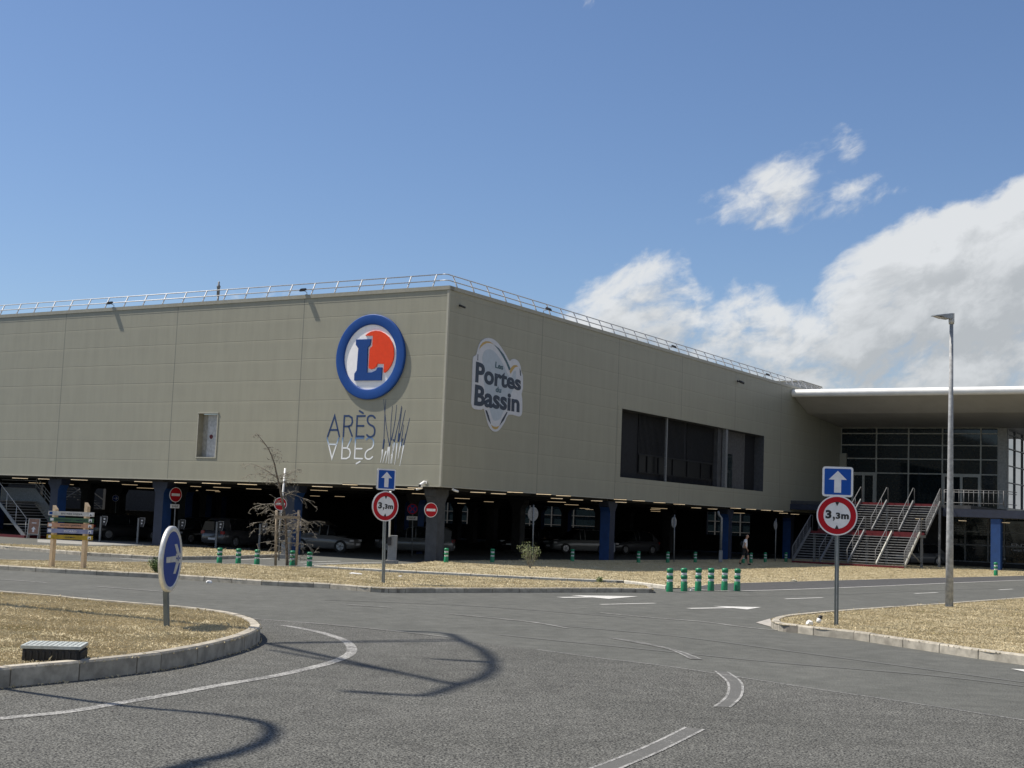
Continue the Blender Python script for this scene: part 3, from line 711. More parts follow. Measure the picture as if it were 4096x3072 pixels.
# recessed service door in the sunny wall
mb = MB(); a0, a1, b0, b1 = DH
for (p, q) in (((a0, b0), (a1, b0)), ((a1, b0), (a1, b1)), ((a1, b1), (a0, b1)), ((a0, b1), (a0, b0))):
    mb.add([FL @ Vector(v) for v in ((*p, 0), (*q, 0), (*q, -.34), (*p, -.34))], [(0, 1, 2, 3)])
rv = mb.build('door_reveal', m_trimd, bld)
mb = MB(); mb.fbox(FL, a0+.34, a1-.02, b0+.02, b1-.02, -.36, -.30); dr_ = mb.build('door', mat('pale door', (.44, .45, .46), .5), bld, bevel=.01)
mb = MB(); mb.ring(FL, onplane(845, 1747, FL, -.3), .0, .11, -.30, -.285, 24); mb.build('red_disc', m_red, dr_)
mb = MB(); mb.fbox(FL, a0, a0+.33, b0+.02, b1-.02, -.36, -.33); mb.build('side_panel', mat('door side panel', (.30, .30, .28), .6), dr_)
mb = MB(); mb.fbox(FL, a0-.07, a1+.07, b1, b1+.05, -.02, .05); mb.fbox(FL, a0-.055, a0, b0-.05, b1-.001, -.02, .03); mb.fbox(FL, a1, a1+.055, b0-.05, b1-.001, -.02, .03); mb.fbox(FL, a0-.001, a1+.001, b0-.05, b0, -.02, .031); mb.build('door_trim', m_trim, bld)
# large recessed opening in the shaded wall
x0, x1, y0, y1 = WH; dp = -.68
mb = MB()
for (p, q) in (((x0, y0), (x1, y0)), ((x1, y0), (x1, y1)), ((x1, y1), (x0, y1)), ((x0, y1), (x0, y0))):
    mb.add([FR @ Vector(v) for v in ((*p, 0), (*q, 0), (*q, dp), (*p, dp))], [(0, 1, 2, 3)])
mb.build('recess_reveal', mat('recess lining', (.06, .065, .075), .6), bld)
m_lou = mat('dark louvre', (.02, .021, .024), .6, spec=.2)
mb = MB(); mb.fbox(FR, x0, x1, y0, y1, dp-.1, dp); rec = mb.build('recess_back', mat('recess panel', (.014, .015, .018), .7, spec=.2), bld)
mb = MB()
k = x0+3.4
while k < 31.7:
    if not (27.0 < k < 27.3): mb.fbox(FR, k, k+.07, 6.05, y1-.02, dp, dp+.06)
    k += .16
mb.build('louvre', m_lou, rec)
mb = MB(); k = 33.35
while k < 36.6: mb.fbox(FR, k, k+.08, 6.9 if k < 34.7 else y0+.02, y1-.02, dp, dp+.07); k += .17
mb.build('louvre', mat('pale louvre', (.13, .13, .135), .5, .1), rec)
mb = MB(); k = x0+6.3
while k < 31.0: mb.fbox(FR, k, k+.05, y0+.02, y0+.45, dp+.05, dp+.09); k += .18
mb.build('lower_louvre', m_lou, rec)
mb = MB(); mb.fbox(FR, x0+3.5, 31.3, y0+.47, 6.02, dp+.01, dp+.04); wn = mb.build('window', mat('smoked glass', (.004, .0045, .006), .3, spec=.1), rec)
mb = MB()
for a_ in (x0+3.5, x0+4.6, x0+6.1, x0+8.1, x0+10.2, x0+12.3, 31.3): mb.fbox(FR, a_-.04, a_+.04, y0+.46, 6.03, dp+.05, dp+.10)
mb.fbox(FR, x0+3.4, 31.4, 6.03, 6.12, dp+.05, dp+.10); mb.fbox(FR, x0+3.4, 31.4, y0+.40, y0+.455, dp+.05, dp+.10)
mb.build('window_frame', mat('dim window frame', (.018, .019, .02), .7, spec=.2), wn)
mb = MB(); mb.fbox(FR, 33.4, 34.6, y0+.02, 6.85, dp+.01, dp+.05); mb.build('recess_door', m_glass, rec)
for a_, w_, m_ in ((23.6, .14, m_galvd), (32.3, .34, m_galvd)):
    mb = MB(); mb.fbox(FR, a_-w_/2, a_+w_/2, y0+.01, y1-.01, -.3, -.3+w_*.7); mb.build('recess_post', m_, bld)
mb = MB(); mb.fbox(FR, 31.5, 32.1, y0+.01, y1-.01, -.66, -.35); mb.build('recess_post', m_darkcol, bld)
mb = MB(); mb.fbox(FR, x0-.45, x1+.2, y0-.36, y0-.345, -.01, .01); mb.fbox(FR, x0-.5, x0-.485, y0-.36, y1+.12, -.01, .01); mb.build('recess_flashing', m_trimd, bld)
# roof guardrail leaning inwards
def guard(fr, a0, a1, step, name='guardrail'):
    mb = MB(); 
    for z, n in ((13.03, -.55), (12.70, -.32)):
        s0 = n*(-1) if fr is FL else 0
        mb.tube([fr @ Vector((a0, z, n)), fr @ Vector((a1, z, n))], .026, 6)
    gr = mb.build(name, m_galv, bld)
    a_ = a0+.3
    while a_ < a1 and True:
        p = MB(); p.tube([fr @ Vector((a_, 12.1, -.12)), fr @ Vector((a_, 13.03, -.55))], .032, 6); p.build('post', m_galv, gr); a_ += step
    return gr
guard(FL, -44, -.75, 1.42); guard(FR, .75, 52, 1.42)
mb = MB()
for z, n in ((13.03, .55), (12.70, .32)):
    mb.tube([FL @ Vector((-.75, z, -n)), FL @ Vector((-n-.1, z, -n)), FR @ Vector((n+.1, z, -n)), FR @ Vector((.75, z, -n))], .026, 6)
mb.build('guardrail', m_galv, bld)
# corner cameras
# ------------------------------------------------------------------ floodlights and wall devices
def flood(fr, a_, label, h=0.):
    o = fr @ Vector((a_, ZT+.06, 0)); e = empty('floodlight', o, 0, label, 'floodlight', 'floodlights along the roof edge')
    n = Vector(fr.col[2][:3]); r = Vector(fr.col[0][:3])
    mb = MB(); mb.tube([o-n*.1+ZV*.0, o-n*.1+ZV*.16, o+n*.10+ZV*.20], .018, 6); mb.box(o-n*.1+ZV*.03, (.12, .12, .05)); mb.build('bracket', m_galvd, e)
    rot = Matrix((r, n, ZV)).transposed() @ Matrix.Rotation(rad(-22), 3, 'X')
    mb = MB(); c = o+n*.20+ZV*.22; mb.box(c, (.26, .24, .07), rot)
    for k in range(5): mb.box(c+rot @ Vector((-.12+.06*k, -.02, .055)), (.012, .18, .035), rot)
    hd = mb.build('lamp_head', m_metaldk, e)
    mb = MB(); mb.box(c+rot @ Vector((0, 0, -.043)), (.22, .2, .006), rot); mb.build('lens', m_lampglass, hd)
for px, py, fr, lb in ((450, 1213, FL, 'black floodlight on the sunny roof edge, farthest left'), (1222, 1165, FL, 'black floodlight on the sunny roof edge left of the round logo'),
                       (2180, 1243, FR, 'small floodlight on the shaded roof edge nearest the corner'), (2683, 1392, FR, 'small floodlight halfway along the shaded roof edge'),
                       (3060, 1500, FR, 'small floodlight on the shaded roof edge nearest the canopy')):
    flood(fr, onplane(px, py+10, fr)[0], lb)
def cctv(fr, a_, b_, label, m=m_white, s=1., ang=.5):
    o = fr @ Vector((a_, b_, 0)); e = empty('wall_camera', o, 0, label, 'camera'); n = Vector(fr.col[2][:3]); r = Vector(fr.col[0][:3])
    mb = MB(); mb.fbox(fr, a_-.06*s, a_+.06*s, b_-.06*s, b_+.06*s, .0, .05); mb.cyl(o+n*.04, o+n*.2*s-ZV*.04, .025*s, 8); mb.build('bracket', m, e)
    d = (n*.5+r*ang-ZV*.25).normalized(); c = o+n*.22*s-ZV*.05
    mb = MB(); mb.tube([c-d*.12*s, c+d*.22*s], .07*s, 10); hd = mb.build('housing', m, e)
    mb = MB(); mb.tube([c+d*.221*s, c+d*.23*s], .055*s, 10); mb.build('lens', m_black, hd)
a_, b_ = onplane(1838, 1222, FR); cctv(FR, a_, b_, 'small dark camera high on the shaded wall beside the corner', m_metaldk, .7, .9)
a_, b_ = onplane(2950, 1525, FR); cctv(FR, a_, b_, 'small dark camera on the shaded wall above the recessed windows', m_metaldk, 1.1, .9)
a_, b_ = onplane(1704, 1930, FL); cctv(FL, a_, b_, 'white boxy sensor on the lower edge of the sunny wall near the corner', m_white, 1.1, .0)
a_, b_ = onplane(1698, 1951, FL, -.2); cctv(FL, a_, b_-.0, 'white bullet camera hanging under the sunny wall by the corner column', m_white, .75, -.9)
a_, b_ = onplane(1795, 1957, FR, -.2); cctv(FR, a_, b_, 'white bullet camera hanging under the shaded wall by the corner column', m_white, .7, .9)
# rooftop vent and plant room
o = FL @ Vector((onplane(815, 1195, FL)[0], 12.05, -1.0)); e = empty('roof_vent', o, 0, 'slim grey flue with cap rising behind the roof guardrail', 'flue')
mb = MB(); mb.tube([o, o+ZV*.85], .05, 8); mb.build('pipe', m_galvd, e)
mb = MB(); mb.lathe(o+ZV*.75, [(.05, 0), (.08, .06), (.08, .45), (.10, .47), (.10, .53), (.05, .6), (.05, .75), (.02, .78)], 12); mb.build('cap', m_galvd, e)
mb = MB(); q0 = FR @ Vector((50, 12.05, -3)); slab(mb, 49.0, 53.5, -5.5, -1.2, 12.06, 13.25)
pr = tag(mb.build('plant_room', mat('pale grey plant room', (.42, .42, .40), .6), None), 'pale grey box on the roof behind the end of the guardrail', 'plant room')
mb = MB(); slab(mb, 48.9, 53.6, -5.6, -1.1, 13.252, 13.32); mb.build('roof_cap', m_trimd, pr)

# ------------------------------------------------------------------ signs on the walls
def pw2(lst, fr, off, scale, ox, oy): return [onplane(ox+x/scale, oy+y/scale, fr, off) for x, y in lst]
s = 1207/480.; pxl = lambda L, off: pw2(L, FL, off, s, 1280, 1230)
lc = (-4.19, 9.27)
ls = empty('round_logo', FL @ Vector((lc[0], lc[1], 0)), 0, 'large round blue ringed logo with orange disc and slab L', 'logo sign')
mb = MB(); mb.ring(FL, lc, 0., 1.58, .0, .06, 80); mb.build('disc', mat('logo white', (.86, .86, .88), .5, var=.02), ls)
mb = MB(); R0, R1 = 1.50, 1.98; n = 96; vs = []
prof = [(R1-.01, 0.), (R1, .10), (R1-.02, .125), (R1-.05, .13), (R0+.05, .13), (R0+.02, .12), (R0, .09), (R0, .0)]
for k in range(n):
    t = 2*math.pi*k/n
    for r, z in prof: vs.append(FL @ Vector((lc[0]+r*math.cos(t), lc[1]+r*math.sin(t), z)))
m_ = len(prof); mb.add(vs, [(k*m_+j, ((k+1) % n)*m_+j, ((k+1) % n)*m_+j+1, k*m_+j+1) for k in range(n) for j in range(m_-1)], True)
mb.build('ring', mat('logo blue', (.005, .055, .25), .5, var=.03, spec=.3), ls)
Lp = [(362, 322), (511, 317), (500, 378), (478, 400), (470, 655), (520, 652), (562, 632), (578, 602), (622, 603), (614, 732), (342, 735), (345, 665), (368, 632), (385, 410), (360, 375)]
mb = MB(); mb.prism(FL, pxl(Lp, .13), .06, .13); mb.build('letter', mat('logo letter blue', (.005, .048, .22), .5, var=.03, spec=.3), ls)
Op = [(452, 282), (480, 258), (515, 240), (560, 232), (605, 238), (650, 262), (690, 298), (722, 350), (738, 410), (741, 470), (732, 530), (712, 580), (680, 628), (648, 655), (637, 652), (641, 566), (572, 564), (566, 590), (540, 612), (512, 620), (486, 610), (497, 420), (505, 405), (524, 388), (530, 282)]
mb = MB(); mb.prism(FL, pxl(Op, .13), .06, .12); mb.build('orange_shape', mat('logo orange', (.72, .050, .007), .5, var=.03, spec=.3), ls)
# town name with its mirrored lettering
def gradmat():
    m = bpy.data.materials.new('mirrored lettering'); m.use_nodes = True; t = m.node_tree; b = t.nodes['Principled BSDF']
    tcn = nn(t, 'ShaderNodeNewGeometry'); sxx = nn(t, 'ShaderNodeSeparateXYZ'); lk(t, tcn.outputs['Position'], sxx.inputs[0])
    f = SM(t, sxx.outputs[2], 5.05, 5.62); cr = nn(t, 'ShaderNodeValToRGB'); e = cr.color_ramp
    e.elements[0].color = (.78, .80, .82, 1); e.elements[1].color = (.05, .13, .30, 1); q = e.elements.new(.55); q.color = (.30, .42, .58, 1)
    lk(t, f, cr.inputs[0]); lk(t, cr.outputs[0], b.inputs['Base Color']); b.inputs['Roughness'].default_value = .5; return m
m_mir = gradmat(); m_lnavy = mat('lettering navy', (.010, .035, .115), .5, var=.04)
letters = {
 'A': [[(75, 1295), (145, 1090), (192, 1295)], [(95, 1232), (175, 1230)]],
 'R': [[(232, 1295), (243, 1090), (290, 1090), (318, 1108), (324, 1150), (312, 1182), (285, 1195), (240, 1196)], [(285, 1195), (320, 1292)]],
 'E': [[(450, 1090), (372, 1092), (362, 1296), (438, 1296)], [(370, 1190), (436, 1190)], [(395, 1040), (430, 1062)]],
 'S': [[(550, 1110), (530, 1090), (500, 1088), (478, 1108), (478, 1150), (500, 1178), (535, 1198), (548, 1235), (540, 1280), (512, 1300), (488, 1298), (470, 1282)]]}
tn = empty('town_name', FL @ Vector((-5.5, 5.6, 0)), 0, 'blue rounded letters ARÈS with their mirror image below', 'lettering')
for ch, sts in letters.items():
    mb = MB(); mm = MB()
    for i, st in enumerate(sts):
        pts = pxl(st, .02)
        if len(pts) > 4: pts = [(p.x, p.y) for p in catmull(pts, 3)] if ch == 'S' else pts
        w_ = .085
        stroke(mb, FL, pts, w_, .0, .006)
        # mirrored letter: reflect in the baseline then slide left a little
        zb = 5.60
        mp_ = [(p[0]-.03, 2*5.60-p[1]-.07) for p in pts]
        stroke(mm, FL, mp_, w_*.8, .0, .006)
    mb.build('letter', m_lnavy, tn); mm.build('mirrored_letter', m_mir, tn)
reeds = [[(638, 922), (648, 1040), (662, 1180), (680, 1300), (698, 1385)], [(660, 925), (650, 1060), (645, 1200), (640, 1320), (632, 1415)], [(726, 992), (712, 1150), (708, 1280), (705, 1370), (696, 1390)],
         [(769, 980), (755, 1120), (735, 1240), (715, 1330)], [(818, 988), (800, 1110), (770, 1230), (748, 1335)], [(822, 1005), (806, 1130), (790, 1250), (782, 1345)], [(856, 1030), (835, 1130), (812, 1240), (790, 1345)],
         [(838, 1178), (828, 1250), (818, 1320), (818, 1385)], [(900, 1110), (880, 1200), (860, 1290), (838, 1380)]]
rd = empty('reed_emblem', FL @ Vector((-3, 5.6, 0)), 0, 'blue and white reed drawing to the right of the town name', 'emblem')
for st in reeds:
    mb = MB(); pts = pxl(st, .02); stroke(mb, FL, pts, [.015]+[.028]*(len(pts)-2)+[.055], 0, .006); mb.build('reed', m_lnavy, rd)
for st, w0 in (([(745, 1345), (735, 1330)], .09), ([(795, 1270), (788, 1330)], .09), ([(832, 1320), (820, 1350)], .06), ([(862, 1270), (852, 1320)], .06), ([(642, 1330), (632, 1415)], .10)):
    mb = MB(); stroke(mb, FL, pxl(st, .02), w0*.75, 0, .008); mb.build('reed_foot', m_lnavy, rd)
for st in ([(625, 1435), (622, 1490), (605, 1560)], [(660, 1450), (645, 1500), (630, 1560)], [(685, 1410), (675, 1480), (660, 1565)], [(695, 1410), (692, 1490), (690, 1570)], [(738, 1380), (722, 1480), (706, 1568)],
           [(735, 1380), (725, 1500), (718, 1568)], [(772, 1370), (762, 1480), (748, 1578)], [(812, 1360), (795, 1440), (783, 1520)], [(838, 1390), (822, 1480), (800, 1592)], [(745, 1365), (735, 1440), (712, 1490)]):
    mb = MB(); pts = pxl(st, .02); stroke(mb, FL, pts, [.08, .035, .018], 0, .006); mb.build('mirrored_reed', m_mir, rd)
# shopping-centre banner on the shaded wall
s2 = 1157/300.; pxr = lambda L, off: pw2(L, FR, off, s2, 1840, 1320)
bn = empty('wall_banner', FR @ Vector((4.4, 8, 0)), 0, 'white cut-out banner reading Les Portes du Bassin on the shaded wall', 'banner')
outl = [(175, 1130), (185, 880), (200, 470), (215, 410), (255, 382), (275, 290), (310, 200), (370, 140), (440, 122), (520, 145), (590, 205), (660, 300), (720, 400), (765, 480), (800, 455), (850, 448), (905, 490), (935, 560), (945, 640), (970, 700), (972, 800), (972, 900), (950, 985), (960, 1060), (962, 1200), (955, 1290), (925, 1333), (870, 1325), (750, 1305), (690, 1420), (640, 1500), (590, 1555), (540, 1568), (490, 1545), (445, 1480), (420, 1400), (395, 1300), (365, 1215), (330, 1230), (230, 1222), (190, 1190)]
oc = [(p.x, p.y) for p in catmull(pxr(outl+[outl[0]], .03), 2)][:-1]
mb = MB(); mb.prism(FR, oc, .0, .03); mb.build('panel', mat('banner white', (.50, .52, .58), .5, var=.03), bn)
inn = [(350, 500), (345, 420), (365, 350), (400, 310), (450, 296), (510, 315), (570, 375), (640, 480), (700, 600), (760, 720), (800, 720), (830, 640), (860, 630), (865, 700), (850, 850), (800, 960), (720, 1150), (650, 1310), (620, 1370), (560, 1400), (510, 1385), (480, 1290), (440, 1150), (390, 950), (360, 700)]
mb = MB(); mb.prism(FR, [(p.x, p.y) for p in catmull(pxr(inn, .035), 2)], .03, .034); mb.build('pale_blue_shape', mat('banner pale blue', (.36, .42, .50), .5, var=.03), bn)
m_gold = mat('banner gold', (.40, .27, .08), .5, var=.03); m_bteal = mat('banner dark teal', (.03, .085, .12), .5); m_bnavy = mat('banner navy', (.010, .025, .055), .5)
for L_, m_ in (([(300, 300), (315, 240), (350, 195), (400, 172), (460, 178), (525, 220), (470, 202), (415, 200), (360, 230), (325, 265)], m_gold),
               ([(530, 228), (600, 280), (680, 380), (740, 500), (782, 600), (760, 625), (710, 500), (650, 390), (590, 300)], m_bteal),
               ([(768, 640), (790, 580), (830, 542), (870, 540), (900, 562), (850, 575), (810, 630), (784, 675)], m_gold),
               ([(925, 590), (940, 640), (943, 710), (930, 700), (925, 640)], m_bnavy), ([(275, 375), (284, 375), (281, 468), (272, 468)], m_bnavy), ([(392, 1238), (418, 1240), (450, 1330), (480, 1455), (440, 1390)], m_bnavy),
               ([(722, 1262), (735, 1270), (680, 1390), (610, 1478), (650, 1380)], m_bnavy), ([(480, 1458), (520, 1488), (560, 1494), (606, 1478), (585, 1520), (545, 1535), (505, 1515)], m_gold)):
    mb = MB(); mb.prism(FR, pxr(L_, .04), .03, .037); mb.build('swoosh', m_, bn)
def bbox_uz(L_):
    q = pxr(L_, .04); return q
def skewtext(txt, c, bold, name, m_):
    """letters stretched into the quad c = (bottom-left, bottom-right, top-right, top-left) in wall units"""
    (x0_, y0_), (x1_, y1_), (x2_, y2_), (x3_, y3_) = c
    mb = text_mb(txt, Matrix.Identity(4), (0, 0, 1, 1), 0, 1, bold)
    out = []
    for v in mb.v:
        u, w_, n_ = v
        a_ = (x0_*(1-u)+x1_*u)*(1-w_)+(x3_*(1-u)+x2_*u)*w_; b_ = (y0_*(1-u)+y1_*u)*(1-w_)+(y3_*(1-u)+y2_*u)*w_
        out.append(tuple(FR @ Vector((a_, b_, .03+n_*.012))))
    mb.v = out; return mb.build(name, m_, bn)
skewtext('Portes', bbox_uz([(236, 808), (940, 940), (945, 705), (250, 485)]), .035, 'lettering', m_bnavy)
skewtext('Bassin', bbox_uz([(218, 1165), (918, 1275), (922, 1000), (236, 838)]), .035, 'lettering', m_bnavy)
skewtext('Les', bbox_uz([(543, 583), (665, 618), (668, 535), (550, 486)]), .03, 'lettering', m_bteal)
skewtext('du', bbox_uz([(550, 958), (635, 972), (640, 882), (553, 868)]), .03, 'lettering', m_bteal)

# ------------------------------------------------------------------ entrance hall: canopy, glazing, balcony
hall = empty('entrance_hall', C+DR*55+EV*7, 0, 'glazed entrance hall under a wide white rounded canopy', 'building')
VE = 46.
prof = [(43.72, 11.86)]+[(43.94-.26*math.cos(t), 11.84+.26*math.sin(t)) for t in np.linspace(0, math.pi/2, 7)]+[(46, 12.12), (64, 12.15), (64, 10.0), (55.2, 10.2), (47.2, 10.66), (44.15, 11.58)]+[(43.94+.26*math.cos(t)*-1, 11.84-.26*math.sin(t)) for t in np.linspace(math.pi/2, 0.15, 6)]
fas = [(43.94-.27*math.cos(t), 11.84+.27*math.sin(t)) for t in np.linspace(-math.pi*.62, math.pi/2, 18)]+[(45.0, 12.115), (45.0, 11.95), (44.2, 11.7)]
def extr(prof_, v0, v1, name, m_, smooth=False, par=hall, mi=None):
    mb = MB(); N = len(prof_); vs = [C+DR*u+EV*v+ZV*z for v in (v0, v1) for u, z in prof_]
    mb.add(vs, [(i, (i+1) % N, (i+1) % N+N, i+N) for i in range(N)], smooth); mb.add(vs, [tuple(range(N)), tuple(range(N, 2*N))[::-1]])
    return mb.build(name, m_, par)
can = extr([(45.0, 11.95), (45.0, 12.11), (64, 12.15), (64, 10.0), (55.3, 10.2), (55.3, 11.9)], .02, VE, 'canopy_roof', m_canopy)
extr(fas, .02, VE, 'fascia', m_canopy, True)
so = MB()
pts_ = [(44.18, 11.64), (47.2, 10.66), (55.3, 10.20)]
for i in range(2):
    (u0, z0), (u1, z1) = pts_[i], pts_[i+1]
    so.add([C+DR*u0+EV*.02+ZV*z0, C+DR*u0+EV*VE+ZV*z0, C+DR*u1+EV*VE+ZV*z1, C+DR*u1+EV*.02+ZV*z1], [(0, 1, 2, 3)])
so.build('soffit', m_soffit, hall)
FG = frame(C+DR*55, EV, -DR)          # glass plane facing the camera
gx = [onplane(x, 1850, FG)[0] for x in (3363, 3505, 3634, 3769.5, 3923, 3993)]
gz = [onplane(3634, y, FG)[1] for y in (1713, 1734.5, 1781, 1836, 1894)]
gz[0] = 10.2; ZL = 4.20
mb = MB(); mb.fbox(FG, 0.05, gx[-1], ZL, 10.25, -.10, -.06); gl = mb.build('glazing', m_glass, hall)
for x in gx:
    mb = MB(); mb.fbox(FG, x-.045, x+.045, ZL, 10.2, -.055, .05); mb.build('mullion', m_alu, gl)
for z in gz:
    mb = MB(); mb.fbox(FG, .05, gx[-1], z-.04, z+.04, -.054, .04); mb.build('transom', m_alu, gl)
def door2(fr, x0_, x1_, z0_, z1_, par):
    mb = MB()
    for a_, b_ in ((x0_, x0_+.16), ((x0_+x1_)/2-.09, (x0_+x1_)/2+.09), (x1_-.16, x1_)): mb.fbox(fr, a_, b_, z0_, z1_-.2, .0, .11)
    mb.fbox(fr, x0_, x1_, z1_-.2, z1_, .0, .112); mb.fbox(fr, x0_+.16, x1_-.16, z0_, z0_+.1, .0, .10)
    return mb.build('door', m_alu, par)
door2(FG, onplane(3408, 1950, FG)[0], onplane(3501, 1950, FG)[0], ZL, gz[4]+.0, hall); door2(FG, onplane(3771, 1950, FG)[0], onplane(3922, 1950, FG)[0], ZL, gz[4], hall)
mb = MB(); mb.fbox(FG, -.0, .5, ZL, 8.2, .0, .3); mb.build('pier', m_trim, hall)
# corner pier and side glazing
mb = MB(); mb.fbox(FG, gx[-1], gx[-1]+.62, 3.95, 10.19, -.6, .12); mb.build('pier', mat('pale pier', (.40, .40, .38), .5), hall)
vS = gx[-1]+.62
FS = frame(C+DR*55+EV*vS, DR, EV)
mb = MB(); mb.fbox(FS, 0, 16, 4.35, 10.15, -.1, -.05); g2 = mb.build('side_glazing', m_glassb, hall)
for k in range(6):
    mb = MB(); mb.fbox(FS, k*2.75, k*2.75+.09, 4.3, 10.15, -.049, .04); mb.build('mullion', m_galvd, g2)
for z in (10.1, 9.75, 8.7, 7.45, 6.2): 
    mb = MB(); mb.fbox(FS, 0, 16, z-.035, z+.035, -.048, .03); mb.build('transom', m_galvd, g2)
mb = MB(); mb.fbox(FS, -.1, 16, 4.12, 4.32, -.2, .12); mb.build('sill', m_alu, hall)
# balcony slab and ground floor
mb = MB(); slab(mb, 44, 54.94, .02, vS+.0, 3.95, ZL-.01); slab(mb, 52, 70, vS+.01, 40, 3.6, 4.1); bal = mb.build('balcony', m_darkcol, hall)
mb = MB(); slab(mb, 43.9, 44.25, 10.7, 17, 3.42, 3.94); slab(mb, 43.9, 44.25, .0, 10.6, 3.55, 3.94); slab(mb, 48, 48.3, 17.02, 40, 3.42, 4.1); mb.build('edge_beam', m_navy, hall)
mb = MB(); slab(mb, 44.4, 62, .3, 40, 3.60, 3.7); mb.build('ceiling', m_ceil, hall)
FB = frame(C+DR*51.4, EV, -DR)
mb = MB(); mb.fbox(FB, 8.0, 40, .35, 3.6, -.1, -.06); gf = mb.build('ground_floor_glazing', m_glass, hall)
for x in [8.0, 10.4, 12.0, 13.1, 15.0, 16.9, 18.8, 20.7, 24, 28, 32, 36]:
    mb = MB(); mb.fbox(FB, x-.06, x+.06, .3, 3.6, -.055, .05); mb.build('mullion', m_galvd, gf)
for z in (.36, 1.55, 2.5, 3.5):
    mb = MB(); mb.fbox(FB, 8.0, 40, z-.05, z+.05, -.054, .04); mb.build('transom', m_galvd, gf)
mb = MB(); slab(mb, 51.45, 51.8, .3, 7.9, 0, 3.6); slab(mb, 49.5, 51.39, 7.6, 9.0, 0, 3.6); mb.build('wall', m_dark, hall)
mb = MB(); slab(mb, 50.9, 51.38, 8, 40, 0, .34); mb.build('plinth', m_dark, hall)
a_, b_ = onplane(4045, 2187, FB); hgt = .30
text_mb('ENTRÉE', FB, (a_, b_-.04, a_+2.1, b_+hgt), .0, .01, .02).build('lettering', mat('grey window lettering', (.55, .55, .58), .6), hall)
text_mb('Centre Commercial', FB, (a_, b_-.30, a_+2.1, b_-.12), .0, .01, .01).build('lettering', MATS['grey window lettering'], hall)
# blue column
cc_ = C+DR*44.3+EV*14.1
mb = MB(); mb.box(cc_+ZV*1.68, (.62, .62, 3.36), Matrix.Rotation(-A, 3, 'Z')); mb.build('column', m_blue, hall)
mb = MB(); mb.box(C+DR*44.4+EV*22+ZV*1.68, (.62, .62, 3.36), Matrix.Rotation(-A, 3, 'Z')); mb.build('column', m_blue, hall)
# balcony railing
FBal = frame(C+DR*44.05, EV, -DR)
mb = MB()
for z in (5.2, 5.05, 4.35): mb.tube([FBal @ Vector((10.75, z, 0)), FBal @ Vector((14.6, z, 0)), FBal @ Vector((14.9, z, -2.5))], .025, 6)
rl = mb.build('balcony_railing', mat('dull handrail', (.15, .155, .165), .6), hall)
for k in range(13):
    mb = MB(); mb.tube([FBal @ Vector((10.75+k*.32, ZL-.02, 0)), FBal @ Vector((10.75+k*.32, 5.2, 0))], .018 if k % 4 else .03, 6); mb.build('baluster', MATS['dull handrail'], rl)

# ------------------------------------------------------------------ entrance staircase
st = empty('entrance_staircase', C+DR*35.2+EV*7, 0, 'wide grey steel staircase with red landings up to the glazed entrance', 'staircase')
US, V0, V1 = 35.2, 3.4, 10.6; NS = 13; RISE = 2.1/NS; RUN = .285
def stair_box(mb, u0, u1, v0, v1, z0, z1): slab(mb, u0, u1, v0, v1, z0, z1)
def flight(u0, z0, par):
    for k in range(NS-1):
        mb = MB(); slab(mb, u0+k*RUN, u0+k*RUN+RUN-.05, V0+.05, V1-.05, z0+(k+1)*RISE-.042, z0+(k+1)*RISE)
        mb.build('tread', mat('grating tread', (.24, .245, .25), .7), par)
flight(US, .0, st); uL = US+(NS-1)*RUN; flight(uL+1.5, 2.1, st); uT = uL+1.5+(NS-1)*RUN
mb = MB(); slab(mb, US-.05, US+.04, V0, V1, .0, .15); mb.build('base_riser', m_red, st)
mb = MB(); slab(mb, uL, uL+1.48, V0, V1, 1.93, 2.1); mb.build('landing', m_galvd, st)
mb = MB(); slab(mb, uL-.05, uL-.005, V0, V1, 1.90, 2.105); slab(mb, uL+1.2, uL+1.49, V0+.06, V1-.06, 2.105, 2.26); mb.build('landing_riser', m_red, st)
mb = MB(); slab(mb, uT, 44.0, V0, V1, 4.0, 4.19); mb.build('landing', m_galvd, st)
mb = MB(); slab(mb, uT-.05, uT-.005, V0, V1, 4.02, 4.20); mb.build('landing_riser', m_red, st)
vs_ = [V0, V0+1.8, V0+3.6, V0+5.4, V1]
for i, v in enumerate(vs_):
    for (u0, z0, ff) in ((US, 0., 0), (uL+1.5, 2.1, 1)):
        P0 = C+DR*u0+EV*v+ZV*(z0+.02); P1 = C+DR*(u0+(NS-1)*RUN)+EV*v+ZV*(z0+2.12)
        mb = MB(); w_ = .035
        d = (P1-P0)
        vs4 = []
        for p in (P0, P1):
            for q in (EV*w_, -EV*w_):
                for z in (-.02, .20): vs4.append(p+q+ZV*z)
        mb.add(vs4, [(0, 1, 3, 2), (4, 6, 7, 5), (0, 4, 5, 1), (2, 3, 7, 6), (0, 2, 6, 4), (1, 5, 7, 3)])
        mb.build('stringer', m_alu if i in (3, 4) and ff == 0 else m_galvd, st)  # paler metal paints sunlight onto the two right-hand stringers of the lower flight
        mb = MB(); up = ZV*1.02
        mb.tube([P0, P0+up, P1+up, P1+DR*.35+up, P1+DR*.35], .026, 6)
        for t in ((.33, .66) if 0 < i < 4 else (.2, .4, .6, .8)): mb.tube([P0+d*t, P0+d*t+up], .018, 6)
        if i in (0, 4):
            for h_ in (.2, .32, .44, .56, .68, .80, .92): mb.tube([P0+ZV*h_, P1+ZV*h_], .011, 5)
        mb.build('handrail', mat('dull handrail', (.15, .155, .165), .6), st)
for v in (V0+.05, V1-.05, (V0+V1)/2):
    mb = MB(); slab(mb, uL+.6, uL+.74, v-.07, v+.07, 0, 1.93); mb.build('support_post', m_galvd, st)
    mb = MB(); slab(mb, uT+.1, uT+.24, v-.07, v+.07, 0, 4.0); mb.build('support_post', m_galvd, st)
